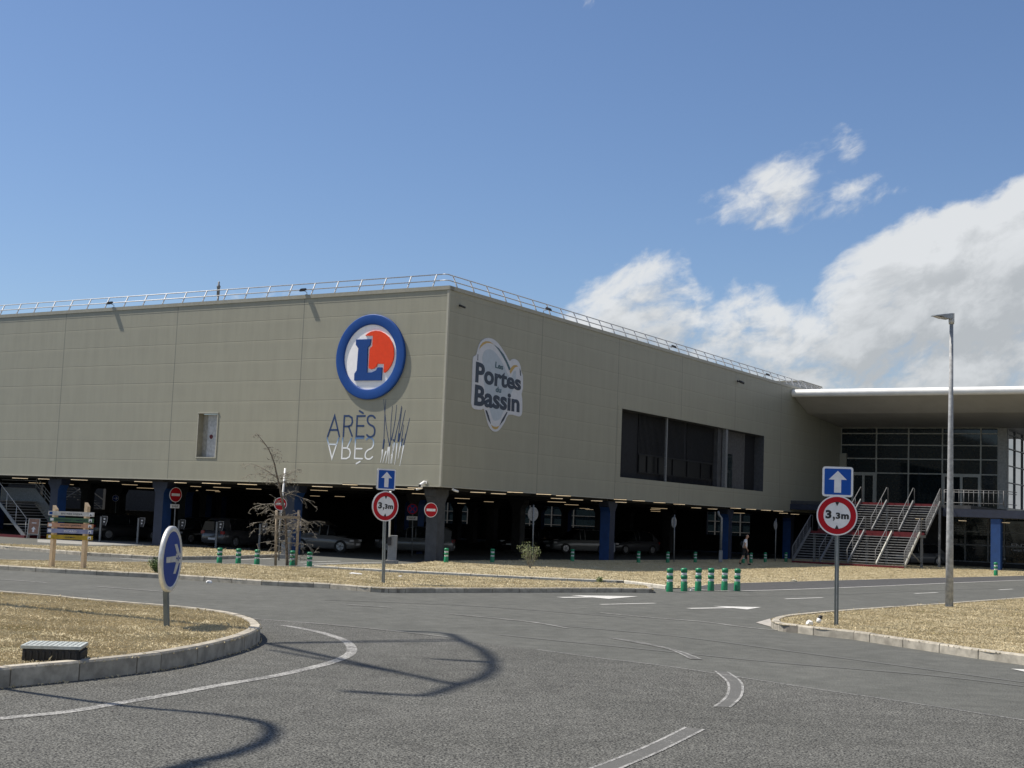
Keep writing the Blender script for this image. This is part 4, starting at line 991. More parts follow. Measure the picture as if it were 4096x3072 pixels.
mb = MB(); mb.tube([C+DR*(uL+.67)+EV*(V1-.05)+ZV*.3, C+DR*(US+1.7)+EV*(V1-.05)+ZV*1.0], .04, 6); mb.build('brace', m_galvd, st)

# left staircase under the building
o2 = AT(102, 2150, 76.0); o2.z = 0
s2_ = empty('side_staircase', o2, 0, 'grey steel stair with red base riser and pipe rails at the far left', 'staircase')
DLv = -EV
def lbox(mb, a0, a1, b0, b1, z0, z1):
    vs = [o2+DLv*a+DR*b+ZV*z for a in (a0, a1) for b in (b0, b1) for z in (z0, z1)]
    mb.add(vs, [(0, 1, 3, 2), (4, 6, 7, 5), (0, 4, 5, 1), (2, 3, 7, 6), (0, 2, 6, 4), (1, 5, 7, 3)])
nS = 13; rs, rn = .155, .2; wS = 2.6
for k in range(nS):
    mb = MB(); lbox(mb, k*rn, k*rn+rn+.03, .05, wS-.05, (k+1)*rs-.04, (k+1)*rs); mb.build('tread', m_galv, s2_)
mb = MB(); lbox(mb, -.06, .0, 0, wS, 0, .14); mb.build('base_riser', m_red, s2_)
mb = MB(); lbox(mb, 0, 3.2, -.09, -.0, .0, .14); mb.build('base_plinth', m_red, s2_)
mb = MB(); lbox(mb, nS*rn, nS*rn+3, 0, wS, nS*rs-.1, nS*rs); mb.build('landing', m_galvd, s2_)
for b_, nm in ((0, 'a'), (wS, 'b')):
    mb = MB(); P0 = o2+DR*b_; P1 = P0+DLv*(nS*rn)+ZV*(nS*rs); P2_ = P1+DLv*3
    vs4 = []
    hp = .12 if b_ == 0 else .75
    for p in (P0, P1, P2_):
        for q in (DR*.03, -DR*.03):
            for z in (-.12, hp): vs4.append(p+q+ZV*z)
    mb.add(vs4, [(0, 1, 3, 2), (0, 4, 5, 1), (2, 3, 7, 6), (0, 2, 6, 4), (1, 5, 7, 3), (4, 8, 9, 5), (6, 7, 11, 10), (5, 9, 11, 7), (8, 10, 11, 9)]); mb.build('stringer', m_galvd, s2_)
    mb = MB()
    for h_ in ((1.05,) if b_ == 0 else (1.4, 1.18, .98)): mb.tube([P0+ZV*h_, P1+ZV*h_, P2_+ZV*h_], .024, 6)
    for t in (.02, .35, .68, 1.0): p = P0+(P1-P0)*t; mb.tube([p, p+ZV*(1.05 if b_ == 0 else 1.4)], .02, 6)
    mb.build('handrail', m_galv, s2_)

# ------------------------------------------------------------------ tube lights under the deck
tube_px = [(80, 1913, 58), (175, 1916, 28), (148, 1932, 62), (317, 1919.5, 62), (442, 1924, 66), (573, 1927, 66), (277, 1938, 30), (519, 1939, 58), (583, 1952.5, 66),
 (722, 1931, 40), (846, 1933.5, 70), (989, 1937.5, 72), (783, 1946, 32), (888, 1950, 64), (1015, 1956, 56), (764, 1961, 76), (850, 1961.5, 48), (857, 1966, 44),
 (1289, 1946.5, 76), (1276, 1961.5, 64), (1260, 1984, 36), (1400, 1938.5, 45), (1447, 1951, 80), (1618, 1956, 72), (1660, 1952, 50), (1675, 1975, 50), (1359, 1986, 38), (1633, 1995, 34), (1595, 2000, 30),
 (1849, 1994, 56), (1845, 2013.5, 30), (1912, 1969.5, 57), (1994, 1975, 56), (2061, 1969, 58), (2175, 1977, 55), (2254, 1983, 55), (2227, 1994, 30), (2227, 2008, 68), (2307, 1999, 47), (2387, 2003.5, 16), (2286, 2019, 52), (2083, 2023, 38), (1955, 2007, 36),
 (2338, 2034, 36), (2360, 2038, 34), (2484, 2009, 34), (2481, 1998, 22), (2555, 2003, 45), (2638, 2010.5, 42), (2717, 2017, 38), (2785, 2031.5, 35), (2850, 2036, 31), (2943, 2033, 27), (3004, 2037, 32), (3064, 2041, 30),
 (2637, 2033.5, 60), (2628, 2038.5, 50), (2628, 2045.5, 46), (2597, 2048.5, 40), (2952, 2052, 50), (3113, 2044, 30), (3134, 2053, 24), (3180, 2057, 26)]
tl = None
for (x, y, w_) in tube_px:
    p = G(x, y, 3.22); rp_ = Vector((p.x, p.y, 3.22))
    # length along the left-facade direction that spans w_ pixels
    Lm = max(.6, min(1.6, w_*p.y/FPX/.93))
    mw = Matrix.Translation(rp_) @ Matrix.Rotation(-.0 if x < 1700 else -.02, 4, 'Z')
    if tl is None:
        tl = tag(bpy.data.objects.new('tube_light', None), 'slim lit tube lamp under the dark car park ceiling', 'tube light', 'tube lamps under the car park ceiling'); COL.objects.link(tl); tl.matrix_world = mw
        mb = MB(); mb.cyl(mw @ Vector((-.62, 0, 0)), mw @ Vector((.62, 0, 0)), .014, 8); mb.build('tube', m_tube, tl)
        mb = MB(); mb.box(mw @ Vector((0, 0, .03)), (1.26, .04, .02)); mb.build('housing', m_dark, tl)
        c = tl
    else: c = copy_tree(tl, mw)
    c.scale = (Lm/1.24, 1, 1)
for x, y, n_, z_ in ((3677, 2075, 26, 3.2), (3850, 2083, 16, 3.3), (4024, 2091, 22, 3.3)):
    p = G(x, y, z_) if False else AT(x, y, 91)
    mw = Matrix.Translation(p) @ Matrix.Rotation(-.3, 4, 'Z'); c = copy_tree(tl, mw); c.scale = (.4, 1, 1)
    c['label'] = 'short lit lamp under the balcony beside the entrance stairs'; c['group'] = 'lamps under the balcony'

# ------------------------------------------------------------------ traffic signs
def facing(o, tilt=0.): return frame(o, Vector((math.cos(tilt), math.sin(tilt), 0)), Vector((math.sin(tilt), -math.cos(tilt), 0)))
def post(e, o, h, w=.08, d=.04, tilt=0., m=None, lean=0.):
    mb = MB(); rot = Matrix.Rotation(tilt, 3, 'Z')
    mb.box(o+ZV*(h/2), (w, d, h), rot); 
    # slot line of a folded steel post
    mb.box(o+ZV*(h/2)+rot @ Vector((0, -d/2-.002, 0)), (w*.18, .008, h), rot)
    return mb.build('post', m or m_pole, e, bevel=.006)
def disc_mb(fr, r, n0, n1, seg=48, lip=True):
    mb = MB(); mb.ring(fr, (0, 0), 0.0005, r, n0, n1, seg); return mb
def round_sign(e, fr, r, kind):
    """fr origin = centre of the disc; kinds: height, noentry, noparking, back, ahead"""
    bk = MB(); bk.ring(fr, (0, 0), .0005, r, -.035, -.003, 48); body = bk.build('sign_plate', m_galvd if kind != 'back' else m_galvd, e)
    ls_ = []
    if kind == 'height':
        MBx = MB(); MBx.ring(fr, (0, 0), .0005, r*.995, -.003, .0, 56); MBx.build('white_rim', m_signwhite, body)
        MBx = MB(); MBx.ring(fr, (0, 0), r*.66, r*.93, .0, .003, 56); MBx.build('red_ring', m_signred, body)
        MBx = MB()
        for sg in (1, -1): MBx.prism(fr, [(-r*.105, sg*r*.68), (r*.105, sg*r*.68), (0, sg*r*.47)], .0, .005)
        MBx.build('arrowhead', m_black, body)
        text_mb('3', fr, (-r*.56, -r*.17, -r*.27, r*.26), .0, .004, .05).build('numeral', m_black, body)
        text_mb(',', fr, (-r*.20, -r*.28, -r*.10, -r*.06), .0, .004, .02).build('comma', m_black, body)
        text_mb('3', fr, (-r*.06, -r*.17, r*.16, r*.15), .0, .004, .05).build('numeral', m_black, body)
        text_mb('m', fr, (r*.20, -r*.17, r*.58, r*.08), .0, .004, .05).build('unit_letter', m_black, body)
    elif kind == 'noentry':
        MBx = MB(); MBx.ring(fr, (0, 0), .0005, r*.995, -.003, .0, 48); MBx.build('white_rim', m_signwhite, body)
        MBx = MB(); MBx.ring(fr, (0, 0), .0005, r*.92, .0, .003, 48); MBx.build('red_disc', m_signred, body)
        MBx = MB(); MBx.fbox(fr, -r*.68, r*.68, -r*.17, r*.17, .003, .005); MBx.build('white_bar', m_signwhite, body)
    elif kind == 'noparking':
        MBx = MB(); MBx.ring(fr, (0, 0), .0005, r*.995, -.003, .0, 48); MBx.build('blue_disc', m_signdk, body)
        MBx = MB(); MBx.ring(fr, (0, 0), r*.80, r*.98, .0, .003, 48)
        for t in (.785, -.785): stroke(MBx, fr, [(-r*.7*math.cos(t), -r*.7*math.sin(t)), (r*.7*math.cos(t), r*.7*math.sin(t))], r*.16, .0, .003)
        MBx.build('red_ring', m_signred, body)
    elif kind == 'bluearrow':
        MBx = MB(); MBx.ring(fr, (0, 0), .0005, r*.995, -.003, .0, 48); MBx.build('blue_disc', m_signdk, body)
        MBx = MB(); MBx.ring(fr, (0, 0), r*.9, r*.98, .0, .003, 48); stroke(MBx, fr, [(-r*.6, 0), (r*.5, 0)], r*.16, 0, .003); stroke(MBx, fr, [(r*.1, r*.45), (r*.55, 0), (r*.1, -r*.45)], r*.16, 0, .0035)
        MBx.build('white_arrow', m_signwhite, body)
    return body
def rounded(w, h, r, n=5):
    P = []
    for cx, cy, a0_ in ((w/2-r, h/2-r, 0), (-w/2+r, h/2-r, 90), (-w/2+r, -h/2+r, 180), (w/2-r, -h/2+r, 270)):
        for k in range(n): t = rad(a0_+90*k/(n-1)); P.append((cx+r*math.cos(t), cy+r*math.sin(t)))
    return P
def square_sign(e, fr, w):
    mb = MB(); mb.prism(fr, rounded(w, w, w*.09), -.045, .0); body = mb.build('square_plate', m_signwhite, e)
    mb = MB(); mb.prism(fr, rounded(w*1.01, w*1.01, w*.09), -.05, -.006); mb.build('plate_edge', m_galvd, body)
    mb = MB(); mb.prism(fr, rounded(w*.87, w*.87, w*.04), .0, .003); mb.build('blue_field', m_signblue, body)
    k = w*.87
    mb = MB(); mb.prism(fr, [(-.13*k, -.42*k), (.13*k, -.42*k), (.13*k, .08*k), (.34*k, .08*k), (0, .42*k), (-.34*k, .08*k), (-.13*k, .08*k)], .003, .006); mb.build('white_arrow', m_signwhite, body)
    return body
def height_post(base, topc, sqc, rpx, sqpx, tilt, label, zg, lean=0.):
    o = G(base[0], base[1], zg); o.z = zg-.03; D = o.y
    e = empty('height_limit_sign', o, 0, label, 'road sign')
    c1 = AT(topc[0], topc[1], D-.05); c2 = AT(sqc[0], sqc[1], D-.05)
    n = Vector((math.sin(tilt), -math.cos(tilt), 0)); h = c2.z-o.z
    # post leans from base to sign centres
    mb = MB(); top = Vector((c2.x, c2.y, c2.z+.1)); vs = []
    rot = Matrix.Rotation(tilt, 3, 'Z')
    for p in (o, top-n*.06):
        for q in ((-.045, -.022), (.045, -.022), (.045, .022), (-.045, .022)): vs.append(p+rot @ Vector((q[0], q[1], 0)))
    mb.add(vs, [(0, 1, 5, 4), (1, 2, 6, 5), (2, 3, 7, 6), (3, 0, 4, 7), (3, 2, 1, 0), (4, 5, 6, 7)])
    vs = []
    for p in (o, top-n*.06):
        for q in ((-.006, -.026), (.006, -.026), (.006, -.021), (-.006, -.021)): vs.append(p+rot @ Vector((q[0], q[1], 0)))
    mb.add(vs, [(0, 1, 5, 4), (1, 2, 6, 5), (2, 3, 7, 6), (3, 0, 4, 7)], mi=1)
    mb.build('post', [m_pole, m_galv], e)
    fr1 = frame(c1, Vector((math.cos(tilt), math.sin(tilt), 0)), n); fr2 = frame(c2, Vector((math.cos(tilt), math.sin(tilt), 0)), n)
    round_sign(e, fr1, rpx*D/FPX, 'height'); square_sign(e, fr2, sqpx*D/FPX)
    return e
height_post((3345, 2502), (3348, 2062), (3351, 1927), 79.5, 119, -.20, 'one-way arrow over 3,3m height limit on the right island, the larger pair', hr-.03)
height_post((1533, 2332), (1542, 2025), (1546, 1918), 60, 84, .62, 'one-way arrow over 3,3m height limit on the verge before the dark entrance', hm-.03)
# keep-right style blue disc with taped arrow, left island
o = G(667, 2506, .2); o.z = .17; D = o.y; c = AT(690, 2236, D-.06); R_ = 129.5*D/FPX
e = empty('blue_arrow_sign', o, 0, 'blue round sign with taped grey arrow on a short post, roundabout island', 'road sign')
tl_ = -1.02; rv_ = Vector((math.cos(tl_), math.sin(tl_), 0)); nv_ = Vector((math.sin(tl_), -math.cos(tl_), 0))
if nv_.y > 0: nv_ = -nv_
tl_ = rad(86); rv_ = Vector((math.cos(tl_), math.sin(tl_), 0)); nv_ = Vector((math.sin(tl_), -math.cos(tl_), 0))
frs = frame(c, rv_, nv_)
mb = MB(); rot = Matrix.Rotation(tl_, 3, 'Z'); vs = []
for p in (o, Vector((c.x, c.y, c.z-.2))-nv_*.10):
    for q in ((-.048, -.035), (.0, -.052), (.048, -.035), (.048, .035), (-.048, .035)): vs.append(p+rot @ Vector((q[0], q[1], 0)))
mb.add(vs, [(k, (k+1) % 5, (k+1) % 5+5, k+5) for k in range(5)]); mb.build('post', m_pole, e)
mb = MB(); n_ = 64; vs = []; prof2 = [(.02, -.075), (R_-.03, -.075), (R_, -.065), (R_, -.012), (R_-.012, .0), (R_-.075, .0), (R_-.085, -.008)]
for k in range(n_):
    t = 2*math.pi*k/n_
    for r, z in prof2: vs.append(frs @ Vector((r*math.cos(t), r*math.sin(t), z)))
m7 = len(prof2); mb.add(vs, [(k*m7+j, ((k+1) % n_)*m7+j, ((k+1) % n_)*m7+j+1, k*m7+j+1) for k in range(n_) for j in range(m7-1)], True)
bdy = mb.build('sign_rim', mat('aluminium rim', (.62, .62, .60), .38, .35, var=.08, scale=9), e)
mb = MB(); mb.ring(frs, (0, 0), .0005, R_-.08, -.03, -.007, 64); mb.build('blue_disc', m_signdk, bdy)
m_tape = mat('silver tape', (.50, .50, .48), .55, var=.08, scale=14); k = R_
def sp_(L_): return [((onplane(560+x/3.77, 2080+y/3.77, frs, -.005))) for x, y in L_]
for nm, poly_ in (('taped_bar', [(400, 562), (540, 541), (545, 630), (398, 648)]), ('taped_bar', [(524, 368), (560, 360), (600, 505), (562, 512)]), ('taped_bar', [(547, 640), (588, 645), (535, 808), (502, 810)]), ('taped_centre', [(545, 508), (614, 502), (608, 648), (536, 648)])):
    mb = MB(); mb.prism(frs, sp_(poly_), -.008, -.003); mb.build(nm, m_tape, bdy)
mb = MB(); mb.prism(frs, sp_([(546, 565), (562, 565), (562, 592), (546, 592)]), -.003, .0); mb.prism(frs, sp_([(590, 562), (606, 562), (604, 590), (590, 590)]), -.003, .0); mb.prism(frs, sp_([(570, 535), (580, 535), (578, 615), (568, 615)]), -.003, .0); mb.build('blue_patch', m_signdk, bdy)
# smaller signs
def pole_sign(base, cpx, rpx, kind, label, zg=.0, tilt=0., D=None, plate=False, pr=.03, name='road_sign', sq=1.):
    o = G(base[0], base[1], zg) if D is None else AT(base[0], base[1], D)
    o.z = zg-.02; D = o.y; c = AT(cpx[0], cpx[1], D-.05); e = empty(name, o, 0, label, 'road sign')
    top = Vector((c.x, c.y, c.z+(.25 if kind != 'back' else .42)*1))+Vector((0, .05 if kind != 'back' else -.06, 0))
    mb = MB(); mb.tube([o, top], pr, 8); mb.build('post', m_galvd, e)
    rv = Vector((math.cos(tilt), math.sin(tilt), 0)); nv = Vector((math.sin(tilt), -math.cos(tilt), 0))
    round_sign(e, frame(c, rv, nv), rpx*D/FPX, kind)
    if plate:
        mb = MB(); f2 = frame(c-ZV*(rpx*D/FPX+.2), rv, nv); mb.fbox(f2, -.28, .28, -.10, .10, -.02, .0); pp = mb.build('small_plate', m_signwhite, e)
        text_mb(plate if isinstance(plate, str) else 'SAUF', f2, (-.2, -.05, .2, .05), .0, .003, .01).build('lettering', m_black, pp)
    return e
pole_sign((693, 2106+70), (703, 1979), 30, 'noentry', 'no-entry disc with small white plate beside the left blue column', 0, .9, D=71.0, plate='SAUF')
pole_sign((1116, 2225), (1122, 2016), 26, 'noentry', 'no-entry disc half hidden behind the dead tree', 0, .35, D=58.)
pole_sign((1648, 2225), (1650, 2036), 21, 'noparking', 'dim no-parking disc with plate inside the dark car park right of the entrance', 0, .3, D=72., plate='SAUF')
pole_sign((460, 2160), (462, 1993), 13, 'bluearrow', 'dim blue arrow disc deep inside the dark car park at the left', 0, 0, D=88.)
pole_sign((2130, 2250), (2133, 2056), 28, 'back', 'grey back of a round sign standing behind the small shrub', .1, .75, D=64.5)
pole_sign((2696, 2238), (2697, 2089), 22, 'back', 'grey back of a round sign in front of the facade between two blue columns', .1, 1.0, D=77.)
pole_sign((3101, 2236), (3103, 2101), 18, 'back', 'grey back of a round sign beside the entrance stairs', .1, 1.05, D=88.)
# no entry on the corner column
cN = AT(1724, 2040, 61.35); e = empty('road_sign', cN, 0, 'bright no-entry disc fixed to the dark corner column', 'road sign'); 
rv = Vector((math.cos(.55), math.sin(.55), 0)); nv = Vector((math.sin(.55), -math.cos(.55), 0)); round_sign(e, frame(cN, rv, nv), 29.5*61.35/FPX, 'noentry')
mb = MB(); mb.box(cN+Vector((.05, .22, 0)), (.06, .36, .06)); mb.build('bracket', m_galvd, e)

# ------------------------------------------------------------------ street lamp
o = G(3797, 2428, hr-.03); o.z = hr-.05; D = o.y; tp = AT(3806, 1280, D)
e = empty('street_lamp', o, 0, 'tall galvanised street lamp with slim flat head on the right island', 'street lamp')
mb = MB(); mb.tube([o, o.lerp(tp, .25), o.lerp(tp, .6), tp], [.112, .098, .074, .052], 20); mb.tube([o, o+ZV*.03], .2, 16); mb.build('pole', mat('galvanised pole', (.31, .32, .33), .6, 0, var=.14, scale=9, spec=.3), e)
hd0 = tp+ZV*.12; hd1 = AT(3733, 1263, D-.2)
mb = MB(); mb.tube([tp-ZV*.12, tp+ZV*.05], .075, 12); mb.box(tp+ZV*.06, (.13, .13, .26)); kn = mb.build('spigot', mat('pale casting', (.5, .5, .48), .5, .3), e)
d = (hd1-hd0); L_ = d.length; d.normalize(); sd = d.cross(ZV).normalized(); upn = sd.cross(d)
def hp_(a_, b_, c_): return hd0+d*a_+sd*b_+upn*c_
sec = [(.0, .07, .07, -.06), (.12, .13, .055, -.10), (.3, .15, .04, -.07), (L_*.7, .15, .025, -.015), (L_, .12, .01, -.012)]
vs = []
for a_, w_, t_, b_ in sec: vs += [hp_(a_, -w_, b_), hp_(a_, w_, b_), hp_(a_, w_, t_), hp_(a_, w_*.4, t_+.012), hp_(a_, -w_*.4, t_+.012), hp_(a_, -w_, t_)]
mb = MB(); mb.add(vs, [(k*6+j, k*6+(j+1) % 6, (k+1)*6+(j+1) % 6, (k+1)*6+j) for k in range(4) for j in range(6)]+[(0, 1, 2, 3, 4, 5)[::-1], tuple(24+j for j in range(6))]); hd = mb.build('lamp_head', mat('lamp grey', (.30, .32, .34), .4, .4), e)
mb = MB(); mb.add([hp_(.34, -.12, -.08), hp_(.34, .12, -.08), hp_(L_*.9, .10, -.02), hp_(L_*.9, -.10, -.02)], [(0, 1, 2, 3)]); mb.build('lens', m_lampglass, hd)

# ------------------------------------------------------------------ bollards
def make_bollard(o, label, group):
    e = empty('bollard', o, 0, label, 'bollard', group)
    mb = MB(); mb.lathe(o, [(.112, -.02), (.112, 0), (.106, .30), (.103, .305), (.092, .31), (.092, .40), (.107, .405), (.109, .47), (.105, .51), (.091, .515), (.091, .61), (.107, .615), (.110, .70), (.100, .735), (.06, .75), (.02, .755)], 24); b_ = mb.build('post', m_green, e)
    for z in (.318, .520):
        mb = MB(); mb.lathe(o, [(.0925, z), (.0945, z+.002), (.0945, z+.078), (.0925, z+.08)], 24); mb.build('reflective_band', m_refl, b_)
    return e
g1 = 'green bollards across the lane mouth'; bl = None
ords = ['nearest the kerb end', 'second from the kerb end', 'third from the kerb end', 'fourth from the kerb end', 'fifth from the kerb end', 'the last one, scuffed']
for i, (x, y) in enumerate(((2678, 2367), (2736, 2365), (2792, 2364), (2843, 2363), (2897, 2362.5), (2948, 2364))):
    o = G(x, y)
    lb = 'green white bollard in the row of six, '+ords[i]
    if bl is None: bl = make_bollard(o, lb, g1); b_ = bl
    else: b_ = copy_tree(bl, Matrix.Translation(o) @ Matrix.Rotation(i*1.1, 4, 'Z') @ Matrix.Rotation(rad(random.uniform(-1.4, 1.4)), 4, 'X')); b_['label'] = lb
lefts = [(877, 2255, 'leftmost green bollard behind the verge, left of the dead tree'), (952, 2258, 'green bollard behind the verge, middle of the three left of the tree'), (1027, 2262, 'green bollard behind the verge, nearest to the dead tree on its left'),
         (1168, 2266, 'green bollard hidden among the dead tree twigs and stakes'), (1237, 2272, 'green bollard just right of the dead tree')]
for x, y, lb in lefts:
    b_ = copy_tree(bl, Matrix.Translation(G(x, y, .06))); b_['label'] = lb; b_['group'] = 'green bollards along the back of the verge'; b_.scale = (.92, .92, .77)
rights = [(1784, 2247, 60.5, 'shaded green bollard just right of the corner column'), (1969, 2246, 63, 'shaded green bollard between the corner column and the round sign back'), (2289, 2240, 70, 'shaded green bollard below the white car, left of the first blue column'),
          (2554, 2238, 75, 'shaded green bollard first to the right of the near blue column'), (2671, 2237, 77, 'shaded green bollard just left of the middle sign post'), (2781, 2236, 80, 'shaded green bollard just right of the middle sign post'),
          (2973, 2238, 83, 'shaded green bollard behind the walking man'), (3004, 2241, 84, 'tall looking shaded green bollard right in front of the walking man'), (3061, 2235, 87, 'dim bollard left of the sign post beside the stairs'), (3144, 2233, 90, 'dim bollard between the sign post and the stairs')]
for x, y, D_, lb in rights:
    p = AT(x, y, D_); p.z = zverge(p.x, p.y); b_ = copy_tree(bl, Matrix.Translation(p)); b_['label'] = lb; b_['group'] = 'bollards along the shaded facade'; b_.scale = (.92, .92, .83)
p = G(3983, 2304, .0); p.z = .012; b_ = copy_tree(bl, Matrix.Translation(p)); b_['label'] = 'lone green bollard at the right beside the path under the balcony'; b_['group'] = 'bollards along the shaded facade'
m_ch = mat('slim charcoal post', (.05, .05, .05), .6)
slim = None
for x, y, lb in ((3853, 2262, 'slim dark post with pale cap left of the blue entrance column, the leftmost'), (3934, 2268, 'slim dark post with pale cap touching the blue entrance column'), (4018, 2275, 'slim dark post with pale cap right of the blue entrance column')):
    p = G(x, y); 
    e = empty('slim_post', p, 0, lb, 'post', 'slim posts before the entrance doors')
    mb = MB(); mb.cyl(p, p+ZV*.6, .05, 10); mb.build('shaft', m_ch, e); mb = MB(); mb.lathe(p+ZV*.6, [(.06, 0), (.065, .05), (.06, .11), (.02, .13)], 12); mb.build('cap', m_refl, e)

# ------------------------------------------------------------------ timber direction board
o = G(206, 2267, hm-.03); D = o.y; e = empty('direction_board', Vector((G(270, 2268, hm-.03).x, D, .1)), 0, 'timber signboard with five coloured planks on two pointed posts', 'signboard')
fr0 = frame(Vector((0, D, 0)), Vector((1, 0, 0)), Vector((0, -1, 0)))
for (bx, by, tx, ty) in ((206, 2268, 222, 2021), (333, 2271, 348, 2010)):
    p0 = AT(bx, by, D); p1 = AT(tx, ty, D); h_ = p1.z; x_ = p0.x
    mb = MB(); w_, dd = .055, .07
    for s_ in (0,):
        rot = Matrix.Rotation(rad(-24), 3, 'Z')
        base = Vector((x_, D, .08)); vs = [base+rot @ Vector((a_, b_, 0)) for a_, b_ in ((-w_, -dd), (w_, -dd), (w_, dd), (-w_, dd))]
        hh = h_-.08
        vs += [base+rot @ Vector((a_, b_, hh-(.12 if a_ > 0 else 0))) for a_, b_ in ((-w_, -dd), (w_, -dd), (w_, dd), (-w_, dd))]
        mb.add(vs, [(0, 1, 5, 4), (1, 2, 6, 5), (2, 3, 7, 6), (3, 0, 4, 7), (4, 5, 6, 7)])
    mb.build('post', m_wood, e)
planks = [(0, 194, 377, 2043, 2050, 'cream', (.55, .53, .50), 'ENTRÉE HYPER', (.28, .75), m_bnavy), (1, 198, 375, 2068, 2075, 'green', (.055, .13, .065), 'ENTRÉE GALERIE / COMMERCIALE', (.14, .86), m_bnavy),
          (2, 191, 373, 2090.5, 2097.5, 'salmon', (.50, .27, .17), 'BRICO / JARDIN', (.28, .73), m_bnavy), (3, 189, 372, 2113, 2120, 'lavender', (.25, .27, .42), 'PICARD', (.37, .64), m_signwhite), (4, 187, 371, 2137, 2144, 'mustard', (.40, .27, .02), 'GÉMY', (.40, .62), m_bnavy)]
for k, xa, xb, ya, yb, cn, col, txt, (t0, t1), tm in planks:
    pa = AT(xa, ya, D-.10); pb = AT(xb, yb, D-.10); hgt = 17.0*D/FPX
    dx_ = (pb-pa); L_ = dx_.length; rv = dx_.normalized(); fr1 = Matrix.Identity(4); upv = Vector((0, -1, 0)).cross(rv); upv = Vector((0, 0, 1)); nv = Vector((0, -1, 0))
    for i in range(3): fr1[i][0] = rv[i]; fr1[i][1] = upv[i]; fr1[i][2] = nv[i]; fr1[i][3] = (pa-ZV*hgt)[i]
    mb = MB(); mb.fbox(fr1, 0, L_, 0, hgt, -.025, .0); pk = mb.build('plank', mat('plank '+cn, col, .7, var=.1, scale=6), e)
    text_mb(txt, fr1, (t0*L_, hgt*.28, t1*L_, hgt*.72), .0, .004, .01).build('lettering', tm, pk)
    mb = MB(); mb.fbox(fr1, .03 if k != 4 else .05, .13, hgt*.2, hgt*.8, 0, .003); mb.build('pictogram', m_signwhite if k else MATS.get('logo letter blue'), pk)
    mb = MB(); mb.fbox(fr1, L_-.15, L_-.05, hgt*.15, hgt*.85, 0, .003); pg = mb.build('pictogram', m_signwhite if k != 3 else m_signwhite, pk)
    mb = MB(); mb.prism(fr1, [(L_-.135, hgt*.2), (L_-.065, hgt*.2), (L_-.10, hgt*.6)], .003, .005); mb.build('small_arrow', m_black if k != 3 else m_signdk, pg)

# ------------------------------------------------------------------ A-frame pavement board
D = 75.; pb_ = AT(128, 2170, D); pb_.z = .0; e = empty('pavement_board', pb_, 0, 'brown A-frame pavement board with pale arrow before the left stairs', 'signboard')
fa = frame(pb_, Vector((1, .12, 0)).normalized(), Vector((.12, -1, 0)).normalized())
w_, h_ = 42*D/FPX/2, 80*D/FPX
fb_ = fa @ Matrix.Rotation(rad(-12), 4, 'X')
mb = MB(); mb.fbox(fb_, -w_, w_, h_*.25, h_, -.015, .0); bd = mb.build('panel', mat('brown board', (.30, .17, .12), .6), e)
mb = MB()
for a_ in (-w_, w_): mb.fbox(fb_, a_-.02, a_+.02, 0, h_+.02, -.02, .012)
mb.fbox(fb_, -w_+.021, w_-.021, h_*.22, h_*.25, -.02, .01); mb.fbox(fb_, -w_+.021, w_-.021, h_, h_+.02, -.02, .01); mb.build('frame', m_alu, e)
fb2 = fa @ Matrix.Translation((0, 0, -.5)) @ Matrix.Rotation(rad(14), 4, 'X'); mb = MB()
for a_ in (-w_, w_): mb.fbox(fb2, a_-.02, a_+.02, 0, h_, -.01, .01)
mb.build('rear_frame', m_alu, e)
mb = MB(); mb.prism(fb_, [(-.05, h_*.34), (.05, h_*.34), (.05, h_*.48), (.12, h_*.48), (0, h_*.62), (-.12, h_*.48), (-.05, h_*.48)], .0, .004); mb.build('white_arrow', m_signwhite, bd)
mb = MB(); mb.fbox(fb_, -.12, .12, h_*.78, h_*.82, 0, .004); mb.build('caption', m_signwhite, bd)

# ------------------------------------------------------------------ charging stations
ch = None
for x, y, D_, lb in ((399, 2165, 74, 'slim charging post with lit screen edge, farthest left, right of the timber board'), (549, 2173, 73.5, 'slim charging post with screen, left of the left blue column'), (711, 2180, 72, 'slim charging post just right of the no-entry sign pole'),
                     (863, 2190, 71, 'slim charging post between the no-entry sign and the dead tree'), (1036, 2196, 69.5, 'slim charging post partly behind the dead tree twigs')):
    p = AT(x, y, D_); p.z = 0; mw = Matrix.Translation(p)
    if ch is None:
        ch = empty('charging_station', p, 0, lb, 'charging station', 'charging posts along the car park edge'); c = ch
        mb = MB(); mb.box(p+Vector((0, 0, .68)), (.09, .14, 1.36)); mb.build('post', m_box, c, bevel=.01)
        mb = MB(); fr_ = frame(p, Vector((1, 0, 0)), Vector((0, -1, 0))); mb.prism(fr_, [(.07, 1.38), (.34, 1.38), (.34, 1.15), (.26, .90), (.10, .90)], -.08, .08); hd = mb.build('screen_head', m_metaldk, c)
        mb = MB(); stroke(mb, fr_, [(.07, 1.38), (.345, 1.38), (.345, 1.14), (.27, .89)], .012, .08, .085, rnd=False); mb.build('trim', mat('pale trim', (.6, .6, .6), .5), hd)
        mb = MB(); mb.fbox(fr_, .15, .24, 1.20, 1.27, .08, .084); mb.fbox(fr_, .15, .22, 1.05, 1.12, .08, .084); mb.build('label_plate', m_signwhite, hd)
    else: c = copy_tree(ch, mw); c['label'] = lb

